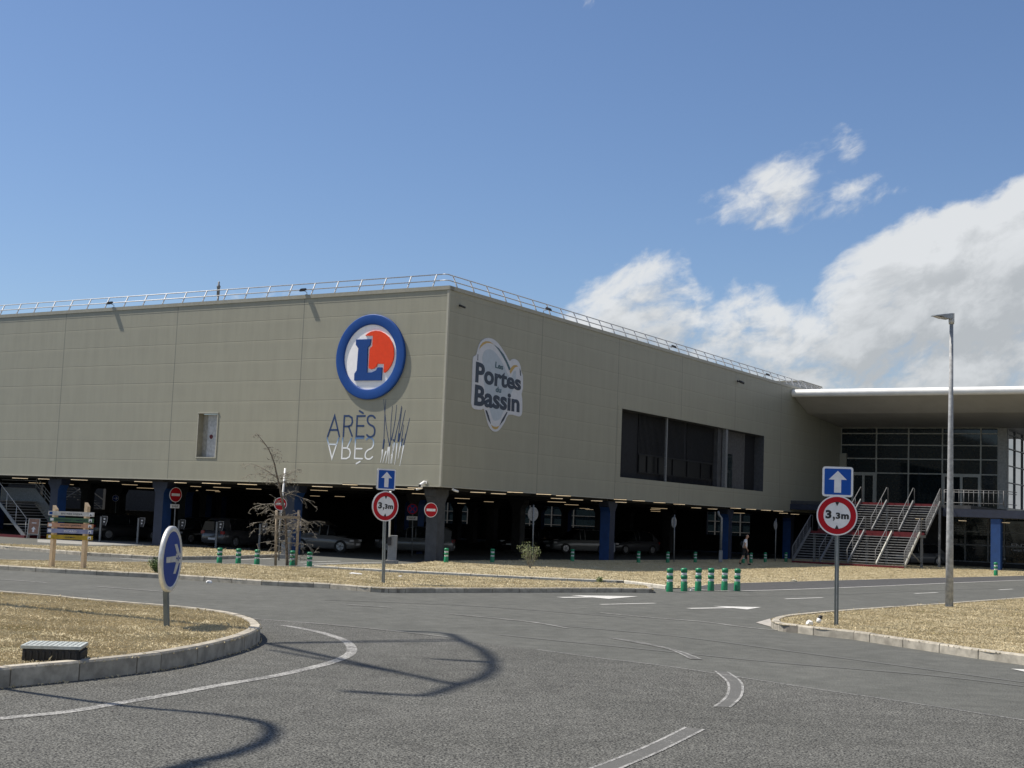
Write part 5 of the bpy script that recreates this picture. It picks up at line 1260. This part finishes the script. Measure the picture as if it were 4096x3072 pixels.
# ------------------------------------------------------------------ barrier gates
def barrier(base, D_, arm0, arm1, label, w=72., h=None, zt=1.15):
    p = AT(base[0], base[1], D_); p.z = 0; e = empty('barrier_gate', p, 0, label, 'barrier gate')
    mb = MB(); mb.box(p+ZV*.09, (.52, .5, .18)); mb.build('plinth', mat('plinth concrete', (.30, .29, .27), .9), e, bevel=.01)
    mb = MB(); mb.box(p+ZV*.68, (.36, .34, 1.0)); mb.box(p+ZV*1.2, (.38, .36, .04)); mb.build('cabinet', m_box, e, bevel=.012)
    mb = MB(); hub = p+Vector((-.12, -.22, .98)); mb.box(hub, (.16, .1, .34)); mb.build('hub', m_metaldk, e, bevel=.01)
    a0_ = AT(arm0[0], arm0[1], D_-.22); a1_ = AT(arm1[0], arm1[1], D_-.22); mb = MB(); mb.tube([a0_, a1_], .042, 8); mb.build('arm', m_white, e)
    return e
barrier((1567, 2250), 58.5, (1557, 2152), (1562, 1965), 'grey barrier cabinet with raised white arm behind the middle height sign')
barrier((1142, 2222), 60.5, (1117, 2128), (1141, 1873), 'barrier with raised white arm leaning behind the dead tree')

# ------------------------------------------------------------------ dead tree with stakes
o = G(1149, 2264, hm-.03); o.z = hm-.04; D = o.y
e = empty('dead_tree', o, 0, 'small dead tree with bare drooping twigs tied between two timber stakes', 'tree')
tr_px = [(1149, 2266), (1146, 2180), (1143, 2098), (1136, 2043), (1122, 1960), (1108, 1905), (1096, 1850), (1076, 1800), (1048, 1760), (1024, 1732)]
tp_ = [AT(x, y, D+.02*i) for i, (x, y) in enumerate(tr_px)]
trad = [.06, .05, .045, .045, .04, .032, .024, .018, .012, .006]
mb = MB(); tps = catmull(tp_, 3); mb.tube(tps, [np.interp(i/(len(tps)-1)*9, range(10), trad)*1.0 for i in range(len(tps))], 8)
mb.build('trunk', m_bark, e)
tw = MB(); rr = random.Random(3)
def limb(mb, p, d, L, r, depth, droop):
    pts = [p]; n = 5 if depth else 7; v = d.normalized()
    for k in range(n):
        v = (v+Vector((rr.uniform(-.16, .16), rr.uniform(-.16, .16), rr.uniform(-.14, .12)-droop*(.9 if k > n//2 else .2)))).normalized()
        pts.append(pts[-1]+v*L/n)
    mb.tube(pts, [max(.0048, r*(1-.8*k/n)) for k in range(n+1)], 4 if depth > 0 else 5, cap=False)
    if depth < 2:
        for k in range(1, n+1):
            for _ in range(2 if depth == 0 else 2):
                if rr.random() < .48:
                    dd = (v*.6+Vector((rr.uniform(-1, 1), rr.uniform(-1, 1), rr.uniform(-1.0, .45)))).normalized()
                    limb(mb, pts[k], dd, L*rr.uniform(.18, .38), r*.42, depth+1, droop+.06)
def trunk_at(t): i = t*(len(tps)-1); a_ = int(i); return tps[a_].lerp(tps[min(a_+1, len(tps)-1)], i-a_)
specs = []
for k in range(58):
    t = rr.uniform(.02, .30) if k < 26 else rr.uniform(.28, .58) if k < 42 else rr.uniform(.55, .97); sgn = 1 if k % 2 else -1
    Lm = (1.15 if t < .35 else 1.1 if t < .62 else .55-.3*(t-.62)/.38)*rr.uniform(.45, 1.05)
    specs.append((t, sgn, Lm))
for t, sgn, Lm in specs:
    br = MB(); d = Vector((sgn*rr.uniform(.5, 1), rr.uniform(-.9, .9), rr.uniform(-.15, .5)))
    limb(br, trunk_at(t), d, Lm, .015 if t < .6 else .009, 0, .03); br.build('branch', m_twig, e)
for sx_, bx, by, ty in ((0, 1102, 2266, 2040), (1, 1184, 2266, 2040)):
    a_ = AT(bx, by, D-.1); b_ = AT(bx+(12 if sx_ else 5), ty, D-.1); mb = MB(); mb.tube([a_-ZV*.05, b_], .048, 10); mb.build('stake', m_woodg, e)
a_ = AT(1098, 2068, D-.16); b_ = AT(1199, 2070, D-.16); mb = MB(); mb.box((a_+b_)/2, ((b_-a_).length+.02, .025, .10)); mb.build('crossbar', m_woodg, e)

# shrub and weeds
def leafy(o, n, h, spread, m, ml, label, name, leaf=.05, seed=1, bare=.5):
    r = random.Random(seed); e = empty(name, o, 0, label, 'shrub'); st_ = MB(); lf = MB()
    for k in range(n):
        a = r.uniform(0, 6.28); sp__ = spread*r.uniform(.2, 1); hh = h*r.uniform(.6, 1); pts = [o]
        for j in range(1, 6): t = j/5; pts.append(o+Vector((math.cos(a)*sp__*t**.8, math.sin(a)*sp__*t**.8, hh*t))+Vector((r.uniform(-.02, .02), r.uniform(-.02, .02), 0)))
        st_.tube(pts, [.009*(1-.6*j/5) for j in range(6)], 5, cap=False)
        for j in range(2, 6):
            for _ in range(9 if t > bare else 3):
                c = pts[j]+Vector([r.uniform(-1, 1)*leaf*1.6 for _ in range(3)]); u = Vector([r.uniform(-1, 1) for _ in range(3)]).normalized(); w = u.orthogonal().normalized()
                if pts[j].z-o.z < h*bare and r.random() < .75: continue
                lf.add([c-u*leaf*.5, c+w*leaf*.25, c+u*leaf*.5, c-w*leaf*.25], [(0, 1, 2, 3)])
    st_.build('stem', m, e); lf.build('foliage', ml, e); return e
o = AT(2120, 2287, 57.5); o.z = .1
leafy(o, 20, 1.05, .5, m_twig, m_leaf, 'sparse leggy shrub with few green leaves in the dry verge', 'shrub', .055, 4, .45)
o = G(628, 2290, hm-.02); leafy(o, 40, .38, .25, m_weed, m_weed, 'low green weed tuft behind the blue round sign', 'weed_tuft', .05, 5, .0)
o = G(2396, 2328, .12); leafy(o, 16, .14, .14, m_weed, m_leaf, 'tiny yellow-green weed by the kerb line of the verge', 'weed_tuft', .04, 6, .0)
o = G(1318+150, 2560-0, .0)

# ------------------------------------------------------------------ cover box on the island
o = G(178, 2640, hk-.03); o.z = hk-.04
bx = empty('utility_box', o, 0, 'black ribbed utility box with pale chequered lid on the roundabout island', 'utility box')
rot = Matrix.Rotation(rad(8), 3, 'Z')
c0 = G(175, 2650, hk-.03); c0.z = hk-.04; c0 = c0+Vector((0, .38, 0))
mb = MB(); mb.box(c0+ZV*.07, (.66, .56, .18), rot)
for k in range(9): mb.box(c0+rot @ Vector((-.30+k*.075, -.29, .06)), (.03, .03, .15), rot)
for k in range(7): mb.box(c0+rot @ Vector((.34, -.24+k*.08, .06)), (.03, .03, .15), rot)
mb.build('body', m_black, bx, bevel=.01)
mb = MB(); mb.box(c0+ZV*.18, (.70, .60, .04), rot)
for i in range(11):
    for j in range(9): mb.box(c0+rot @ Vector((-.30+i*.06, -.24+j*.06, .203)), (.036, .014, .006), rot @ Matrix.Rotation(.8 if (i+j) % 2 else -.8, 3, 'Z'))
mb.build('lid', mat('pale lid', (.42, .45, .43), .45, var=.12, scale=12), bx, bevel=.006)

# ------------------------------------------------------------------ litter
def crumple(o, s_, m, label, name='litter', seed=1, cat='litter'):
    bm = bmesh.new(); bmesh.ops.create_icosphere(bm, subdivisions=2, radius=1); r = random.Random(seed)
    for v in bm.verts: v.co = Vector((v.co.x*s_[0], v.co.y*s_[1], max(-.3, v.co.z)*s_[2]))*r.uniform(.75, 1.2)
    me = bpy.data.meshes.new(name); bm.to_mesh(me); bm.free(); me.materials.append(m); ob = bpy.data.objects.new(name, me); COL.objects.link(ob); ob.location = o+ZV*s_[2]*.3
    return tag(ob, label, cat)
m_lit = mat('crumpled paper', (.72, .73, .74), .6)
crumple(G(836, 2332), (.09, .06, .06), m_lit, 'white crumpled paper on the road by the long kerb', seed=2)
crumple(G(1420, 2297, hm-.03), (.22, .10, .04), m_lit, 'white plastic scrap lying on the verge left of the middle height sign', seed=3)
crumple(G(1601, 2307, hm-.03), (.07, .05, .03), m_lit, 'small pale scrap on the verge right of the middle height sign', seed=4)
crumple(G(2764, 2363), (.04, .04, .03), m_lit, 'tiny white scrap between the green bollards', seed=5)
crumple(G(3175, 2325, .1), (.13, .07, .05), mat('pale stone', (.6, .55, .4), .9), 'pale stone at the edge of the dry verge', 'stone', 6, 'stone')
o = G(3238, 2499, hr); crumple(o, (.075, .07, .08), m_white, 'white crumpled cup beside the kerb of the right island', seed=8)
o = G(3270, 2494, hr-.02); e = empty('paper_cup', o, 0, 'dark can with pale sleeve lying in the grass by the right height sign', 'litter')
dv = Vector((.35, .1, .75)).normalized(); mb = MB(); mb.tube([o+dv*.02, o+dv*.11], [.045, .05], 12); mb.build('sleeve', m_lit, e); mb = MB(); mb.tube([o+dv*.111, o+dv*.19], [.045, .04], 12); mb.build('lid', m_black, e)

# ------------------------------------------------------------------ drainpipe at right columns
p = AT(2882, 2235, 80.6); p.z = 0; e = empty('drainpipe', p, 0, 'grey drainpipe bending down beside the far blue column', 'drainpipe')
t0 = AT(2872, 2045, 80.6); t1 = AT(2876, 2060, 80.6); t2 = AT(2886, 2072, 80.6); mb = MB(); mb.tube([t0, t1, t2, Vector((t2.x, t2.y, .75))], .075, 10); mb.build('pipe', m_galvd, e)
mb = MB(); mb.box(Vector((t2.x, t2.y, .42)), (.2, .2, .68)); mb.build('boot', m_box, e, bevel=.01)
p = AT(2455, 2235, 77.5); e = empty('drainpipe', p, 0, 'thin pale conduit with bracket on the near blue column', 'drainpipe'); mb = MB()
mb.tube([AT(2468, 2005, 77.5), AT(2466, 2025, 77.5), AT(2456, 2045, 77.5), AT(2455, 2215, 77.5)], .022, 6); mb.build('pipe', m_galvd, e)
mb = MB(); mb.box(AT(2456, 2190, 77.4), (.12, .08, .5)); mb.build('box', m_box, e)

# ------------------------------------------------------------------ cars in the dark
def car(name, o, rz, L, Wd, Ht, col, label, kind='hatch', group='cars parked in the dark car park'):
    e = empty(name, o, rz, label, 'car', group); mw = e.matrix_world
    m_body = mat('car paint '+col[0], col[1], .3, .1, var=.02, coat=.6)
    hw = Wd/2
    if kind == 'hatch': sec = [(-.50, .32, .62, .78), (-.485, .24, .86, .9), (-.42, .20, .93, .97), (-.30, .18, .95, 1.0), (0., .18, .93, 1.0), (.16, .18, .92, 1.0), (.26, .18, .88, .99), (.40, .20, .80, .95), (.475, .26, .68, .85), (.50, .34, .52, .7)]; cab = [(-.47, .90, .70), (-.38, 1.0, .74), (-.25, 1.0, .76), (-.02, 1.0, .77), (.10, .93, .74), (.27, .60, .80)]
    else: sec = [(-.50, .34, .60, .78), (-.485, .26, .80, .9), (-.42, .20, .90, .97), (-.30, .18, .92, 1.0), (0., .18, .90, 1.0), (.12, .18, .89, 1.0), (.22, .18, .86, .99), (.38, .20, .78, .95), (.475, .26, .66, .85), (.50, .36, .50, .7)]; cab = [(-.46, .62, .80), (-.34, .93, .74), (-.20, 1.0, .75), (-.02, 1.0, .76), (.06, .96, .74), (.24, .60, .80)]
    mb = MB(); vs = []
    for fx, zb_, zt_, wf in sec:
        x = fx*L; w = hw*wf; zb2, zt2 = zb_*1.0, zt_*Ht/1.5*.98
        vs += [mw @ Vector(q) for q in ((x, -w*.9, zb2), (x, -w, zb2+.12), (x, -w, (zb2+zt2)/2+.08), (x, -w*.94, zt2-.04), (x, -w*.8, zt2), (x, w*.8, zt2), (x, w*.94, zt2-.04), (x, w, (zb2+zt2)/2+.08), (x, w, zb2+.12), (x, w*.9, zb2))]
    n = 10; N = len(sec); mb.add(vs, [(k*n+j, k*n+(j+1) % n, (k+1)*n+(j+1) % n, (k+1)*n+j) for k in range(N-1) for j in range(n)]+[tuple(range(n))[::-1], tuple((N-1)*n+j for j in range(n))], True)
    mb.build('body', m_body, e)
    gl_ = MB(); rf_ = MB(); vs = []; rv2 = []
    for fx, hz, wf in cab:
        x = fx*L; z1 = Ht*hz if hz > .7 else Ht*.60; wb = hw*.93; wt = hw*wf
        vs += [mw @ Vector(q) for q in ((x, -wb, Ht*.56), (x, -wt, z1-.05), (x, wt, z1-.05), (x, wb, Ht*.56))]
        rv2 += [mw @ Vector(q) for q in ((x, -wt, z1-.055), (x, -wt*.85, z1), (x, wt*.85, z1), (x, wt, z1-.055))]
    M_ = len(cab); gl_.add(vs, [(k*4+j, k*4+j+1, (k+1)*4+j+1, (k+1)*4+j) for k in range(M_-1) for j in range(3)]+[(0, 1, 2, 3)[::-1], tuple((M_-1)*4+j for j in range(4))], False); gl_.build('windows', m_carglass, e)
    rf_.add(rv2, [(k*4+j, k*4+j+1, (k+1)*4+j+1, (k+1)*4+j) for k in range(0, M_-2) for j in range(3)], True)
    for j0, j1 in ((0, 1), (3, 2)):
        q4 = [Vector(vs[j0]), Vector(vs[4+j0]), Vector(vs[4+j1]), Vector(vs[j1])]
        off = (q4[0]-Vector(vs[3-j0])).normalized()*.012
        rf_.add([p+off for p in q4], [(0, 1, 2, 3)])
    for k in (1, 3, M_-2): 
        for s_ in (0, 1):
            a_ = vs[k*4+(0 if s_ == 0 else 3)]; b_ = vs[k*4+(1 if s_ == 0 else 2)]; rf_.tube([a_, b_], .035, 5)
    rf_.build('roof', m_body, e)
    for fx in (-.30, .31):
        for s_ in (-1, 1):
            c = mw @ Vector((fx*L, s_*(hw-.10), .33)); ax = (mw.to_3x3() @ Vector((0, 1, 0)))
            mb = MB(); mb.tube([c-ax*.11, c+ax*.11], .33, 24); w_ = mb.build('wheel', m_tyre, e)
            mb = MB(); mb.tube([c+ax*(.112*s_), c+ax*(.122*s_)], .205, 20)
            for q in range(5):
                t = q*2*math.pi/5; rv = mw.to_3x3() @ Vector((math.cos(t), 0, math.sin(t))); mb.tube([c+ax*.125*s_, c+ax*.125*s_+rv*.19], .022, 5)
            mb.build('rim', m_rim, w_)
    for s_ in (-1, 1):
        mb = MB(); mb.box(mw @ Vector((.455*L, s_*hw*.70, Ht*.43)), (.22, .30, .10), mw.to_3x3() @ Matrix.Rotation(-s_*.4, 3, 'Z')); mb.build('headlight', m_lampglass, e)
        mb = MB(); mb.box(mw @ Vector((-.487*L, s_*hw*.75, Ht*.50)), (.08, .24, .16), mw.to_3x3()); mb.build('tail_light', m_tail, e)
    for fx in (-.503, .503):
        mb = MB(); mb.box(mw @ Vector((fx*L, 0, .45)), (.02, .5, .11), mw.to_3x3()); mb.build('number_plate', m_signwhite, e)
    return e
whi = ('white', (.17, .17, .17)); dgr = ('dark grey', (.06, .06, .065)); sil = ('silver', (.13, .135, .14)); blk = ('black', (.02, .02, .022))
def cp(x, y, D_): p = AT(x, y, D_); p.z = 0; return p
car('parked_car', cp(1300, 2180, 73), rad(-12), 3.6, 1.62, 1.5, whi, 'small white hatchback parked just inside the car park entrance')
car('parked_car', cp(1190, 2180, 76), rad(150), 4.2, 1.8, 1.6, whi, 'white car behind the dead tree and blue column')
car('parked_car', cp(955, 2180, 74.5), rad(60), 4.3, 1.8, 1.55, dgr, 'grey hatchback seen from behind between two charging posts')
car('parked_car', cp(780, 2180, 78), rad(-120), 4.3, 1.8, 1.5, blk, 'dark car facing out right of the left blue column')
car('parked_car', cp(500, 2170, 80), rad(35), 4.3, 1.8, 1.5, blk, 'dark car with pale alloy wheel left of the left blue column')
car('parked_car', cp(1660, 2190, 76), rad(178), 4.3, 1.8, 1.5, sil, 'silver car low behind the barrier cabinet')
car('parked_car', cp(2310, 2215, 92), rad(205), 4.4, 1.85, 1.6, whi, 'white crossover parked left of the near blue column', 'suv')
car('parked_car', cp(2110, 2210, 92), rad(235), 4.3, 1.8, 1.5, blk, 'black car glinting behind the round sign back', 'suv')
car('parked_car', cp(2520, 2215, 96), rad(220), 4.3, 1.8, 1.6, dgr, 'dark car right of the near blue column', 'suv')
car('parked_car', cp(3660, 2190, 97), rad(200), 4.3, 1.8, 1.5, sil, 'grey car glimpsed behind the entrance stairs and lamp post', 'suv')

# far glazed facade seen through the car park
e = empty('far_building', C+DR*75+EV*(-30), 0, 'distant framed glass facade seen through the dark car park', 'building')
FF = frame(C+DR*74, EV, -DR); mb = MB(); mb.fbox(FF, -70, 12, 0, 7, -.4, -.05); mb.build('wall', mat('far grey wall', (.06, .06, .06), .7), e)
for k in range(30):
    mb = MB(); mb.fbox(FF, -68+k*2.6, -67.88+k*2.6, 0, 4.2, -.02, .05); mb.build('window_frame', mat('far frame', (.07, .07, .07), .6), e)
mb = MB()
for z in (1.6, 2.6, 3.6): mb.fbox(FF, -68, 10, z, z+.06, -.021, .045)
mb.build('window_rail', MATS['far frame'], e)
mb = MB(); mb.fbox(FF, -67.9, 10, .4, 4.1, -.045, -.03); mb.build('glazing', m_glass, e)

e = empty('far_staircase', C+DR*34+EV*(-68), 0, 'distant zigzag steel stair seen through the dark car park behind the timber board', 'staircase')
FX = frame(C+EV*(-68), DR, EV); m_far = mat('far steel', (.22, .22, .22), .6)
for k, (a0_, dirn) in enumerate(((26, 1), (33, -1), (35, 1), (43, -1))):
    mb = MB()
    for h_ in (0, .9): mb.tube([FX @ Vector((a0_, 1.0+h_, 0)), FX @ Vector((a0_+dirn*5.5, 3.9+h_, 0))], .05, 5)
    mb.build('handrail', m_far, e)
    for q in range(12):
        mb = MB(); mb.fbox(FX, a0_+dirn*5.5*q/12-.6, a0_+dirn*5.5*q/12+.6, 1.0+2.9*q/12, 1.05+2.9*q/12, -1.2-k*.01, 0); mb.build('tread', m_far, e)

e = empty('added_wall', C+DR*34+EV*(-74), 0, 'added dark wall blocking the bright sky behind the far left car park openings', 'wall')  # dark wall added to keep bright sky out of the openings
mb = MB(); slab(mb, -4, 75, -76, -74, 0, 8); mb.build('wall', mat('added dark wall', (.04, .042, .045), .8), e)
mb = MB(); slab(mb, -4, 75, -76.1, -73.9, 8.003, 8.2); mb.build('coping', m_trimd, e)

# ------------------------------------------------------------------ the walking man
def person(o, face, label):
    e = empty('person', o, face, label, 'person'); mw = e.matrix_world
    # local: x forward, y left, z up. walking, head slightly down
    V = []; E = []; R = []
    def add(p, r, par=None): V.append(Vector(p)); R.append(r); i = len(V)-1; (E.append((par, i)) if par is not None else None); return i
    pel = add((0, 0, .93), .135); ch1 = add((.02, 0, 1.10), .125, pel); ch2 = add((.04, 0, 1.30), .14, ch1); nk0 = add((.06, 0, 1.44), .085, ch2); nk = add((.10, 0, 1.51), .055, nk0)
    h1 = add((.13, 0, 1.58), .075, nk); h2 = add((.14, 0, 1.66), .092, h1); h3 = add((.13, 0, 1.72), .075, h2)
    nose = add((.235, 0, 1.61), .012, h1)
    for s_, hipx, knee, ank, toe in ((1, .0, (.20, .09, .50), (.21, .09, .10), (.36, .10, .045)), (-1, .0, (-.06, -.09, .50), (-.28, -.09, .16), (-.17, -.10, .045))):
        hp = add((0, .09*s_, .88), .095, pel); kn = add(knee, .062, hp); cf = add(tuple(np.array(knee)*.6+np.array(ank)*.4), .058, kn); an = add(ank, .04, cf); to = add(toe, .036, an)
    hands = []
    for s_, el_, wr_ in ((1, (-.04, .24, 1.12), (.12, .24, .93)), (-1, (.02, -.24, 1.10), (.16, -.22, .90))):
        sh = add((.05, .17*s_, 1.40), .06, ch2); ell = add(el_, .043, sh); wr = add(wr_, .028, ell); pm = add((wr_[0]+.03, wr_[1], wr_[2]-.06), .033, wr); hands.append(pm)
        for k in range(4):
            b_ = add((wr_[0]+.045, wr_[1]+(-.03+.02*k), wr_[2]-.10), .010, pm); c_ = add((wr_[0]+.055-.004*k, wr_[1]+(-.032+.021*k), wr_[2]-.14-.004*(k in (1, 2))), .008, b_); add((wr_[0]+.045, wr_[1]+(-.032+.021*k), wr_[2]-.165-.006*(k in (1, 2))), .0065, c_)
        t_ = add((wr_[0]+.06, wr_[1]-.03*s_, wr_[2]-.055), .011, pm); add((wr_[0]+.08, wr_[1]-.035*s_, wr_[2]-.09), .008, t_)
    def skin(name, V, E, R, m_, sub=2):
        me = bpy.data.meshes.new(name); me.from_pydata([tuple(v) for v in V], E, []); ob = bpy.data.objects.new(name, me); COL.objects.link(ob)
        md = ob.modifiers.new('s', 'SKIN'); ob.modifiers.new('u', 'SUBSURF').levels = sub
        for i, r in enumerate(R): me.skin_vertices[0].data[i].radius = (r, r)
        me.skin_vertices[0].data[0].use_root = True
        dg = bpy.context.evaluated_depsgraph_get(); m2 = bpy.data.meshes.new_from_object(ob.evaluated_get(dg)); bpy.data.objects.remove(ob)
        m2.materials.clear(); m2.materials.append(m_)
        for p in m2.polygons: p.use_smooth = True
        o2_ = bpy.data.objects.new(name, m2); COL.objects.link(o2_); o2_.parent = e; o2_.matrix_world = mw; return o2_
    skin('body', V, E, R, m_skin)
    skin('shirt', [(0, 0, .90), (.02, 0, 1.10), (.04, 0, 1.30), (.055, 0, 1.43), (.05, .17, 1.405), (.0, .215, 1.24), (.05, -.17, 1.405), (.03, -.215, 1.24)], [(0, 1), (1, 2), (2, 3), (2, 4), (4, 5), (2, 6), (6, 7)], [.155, .15, .165, .09, .082, .068, .082, .068], m_shirt)
    skin('shorts', [(0, 0, .93), (0, .09, .86), (.14, .09, .60), (.17, .09, .52), (0, -.09, .86), (-.05, -.09, .60), (-.06, -.09, .53)], [(0, 1), (1, 2), (2, 3), (0, 4), (4, 5), (5, 6)], [.15, .115, .098, .098, .115, .098, .098], m_cloth)
    skin('backpack', [(-.13, 0, 1.06), (-.14, 0, 1.2), (-.09, 0, 1.36)], [(0, 1), (1, 2)], [.13, .14, .11], m_cloth)
    for (ax, ay, az_), (tx, ty, tz) in (((.19, .09, .07), (.38, .10, .045)), ((-.30, -.09, .13), (-.15, -.10, .045))):
        skin('shoe', [(ax, ay, az_), ((ax+tx)/2, ay, (az_+tz)/2), (tx, ty, tz)], [(0, 1), (1, 2)], [.055, .052, .045], m_cloth)
    mb = MB(); 
    for s_ in (-1, 1): mb.lathe((mw @ Vector((.13+.088, .03*s_, 1.645))), [(.002, -.008), (.009, 0), (.002, .008)], 6)
    mb.build('eyes', m_black, e)
    mb = MB(); mb.box(mw @ Vector((.213, 0, 1.563)), (.012, .045, .008)); mb.build('mouth', mat('lip', (.25, .09, .08), .6), e)
    for s_ in (-1, 1):
        mb = MB(); mb.box(mw @ Vector((.125, .092*s_, 1.63)), (.03, .015, .055)); mb.build('ear', m_skin, e, bevel=.005)
    skin('hair', [(.11, 0, 1.68), (.09, 0, 1.72)], [(0, 1)], [.088, .07], mat('grey hair', (.12, .11, .10), .8))
    return e
p = AT(2977, 2252, 79.0); p.z = .012
person(p, rad(-12), 'man in white t-shirt and black shorts with a backpack walking right')

# ------------------------------------------------------------------ roundabout sculpture standing outside the left of the picture
def sun_up(Q, z): return Vector((Q.x, Q.y, 0))-Vector((sdir.x, sdir.y, 0))/(-sdir.z)*z+ZV*z
def S(x, y, z, g_=0.): return sun_up(G(x, y, g_), z-g_)
e = empty('roundabout_sculpture', (-10.6, 26.2, .2), 0, 'tall bent steel frame sculpture on the roundabout throwing the angular shadow', 'sculpture')
m_stl = mat('sculpture steel', (.25, .24, .22), .5, .4)
ZR = 14.2
A0 = S(1070, 2575, 11.2)
ring_px = [(1590, 2524), (1740, 2529), (1800, 2536), (1850, 2564), (1930, 2600), (1968, 2640), (1968, 2680), (1930, 2712), (1830, 2742), (1760, 2768), (1700, 2785), (1560, 2778), (1385, 2766)]
ring = [S(x, y, ZR) for x, y in ring_px]
mb = MB(); mb.tube(ring, .095, 8); mb.build('frame', m_stl, e)
mb = MB(); mb.tube([A0, ring[3]], .06, 8); mb.build('arm', m_stl, e); mb = MB(); mb.tube([A0, ring[8]], .085, 8); mb.build('arm', m_stl, e)
mb = MB(); mb.tube([S(1080, 2600, 11.2), S(1700, 2712, ZR)], .05, 8); mb.build('stay', m_stl, e); mb = MB(); mb.tube([S(1100, 2572, 11.2), S(1830, 2557, ZR)], .045, 8); mb.build('stay', m_stl, e)
mb = MB(); mb.tube([S(1735, 2637, ZR), S(1960, 2650, ZR)], [.08, .11], 8); mb.build('spur', m_stl, e)
mb = MB(); q0 = A0.copy(); q0.z = .15; q0.x = -11.5; q0.y = 26.8; mb.tube([q0, A0], [.16, .12], 12); mb.build('mast', m_stl, e)
e2 = empty('curved_pole', (-9, 17, .2), 0, 'tall curved steel pole on the roundabout outside the left of the picture', 'pole')
cp_ = [(-120, 2735, 1.6), (60, 2764, 3.5), (500, 2825, 6.4), (800, 2852, 8.0), (960, 2872, 8.8), (1060, 2895, 9.2), (1088, 2925, 9.3), (1060, 2965, 9.3), (980, 3000, 9.2), (880, 3030, 9.0), (760, 3052, 8.8)]
pp = [S(x, y, z) for x, y, z in cp_]; base = pp[0].copy(); base.z = 0; base.x -= .6
mb = MB(); mb.tube(catmull([base]+pp, 3), [.045+.045*min(1, i/25) for i in range(len(catmull([base]+pp, 3)))], 8); mb.build('pole', m_stl, e2)
mb = MB(); mb.tube([S(800, 3055, 8.7), S(640, 3090, 8.5)], .11, 8); mb.build('tip', m_stl, e2)

bpy.context.view_layer.update()
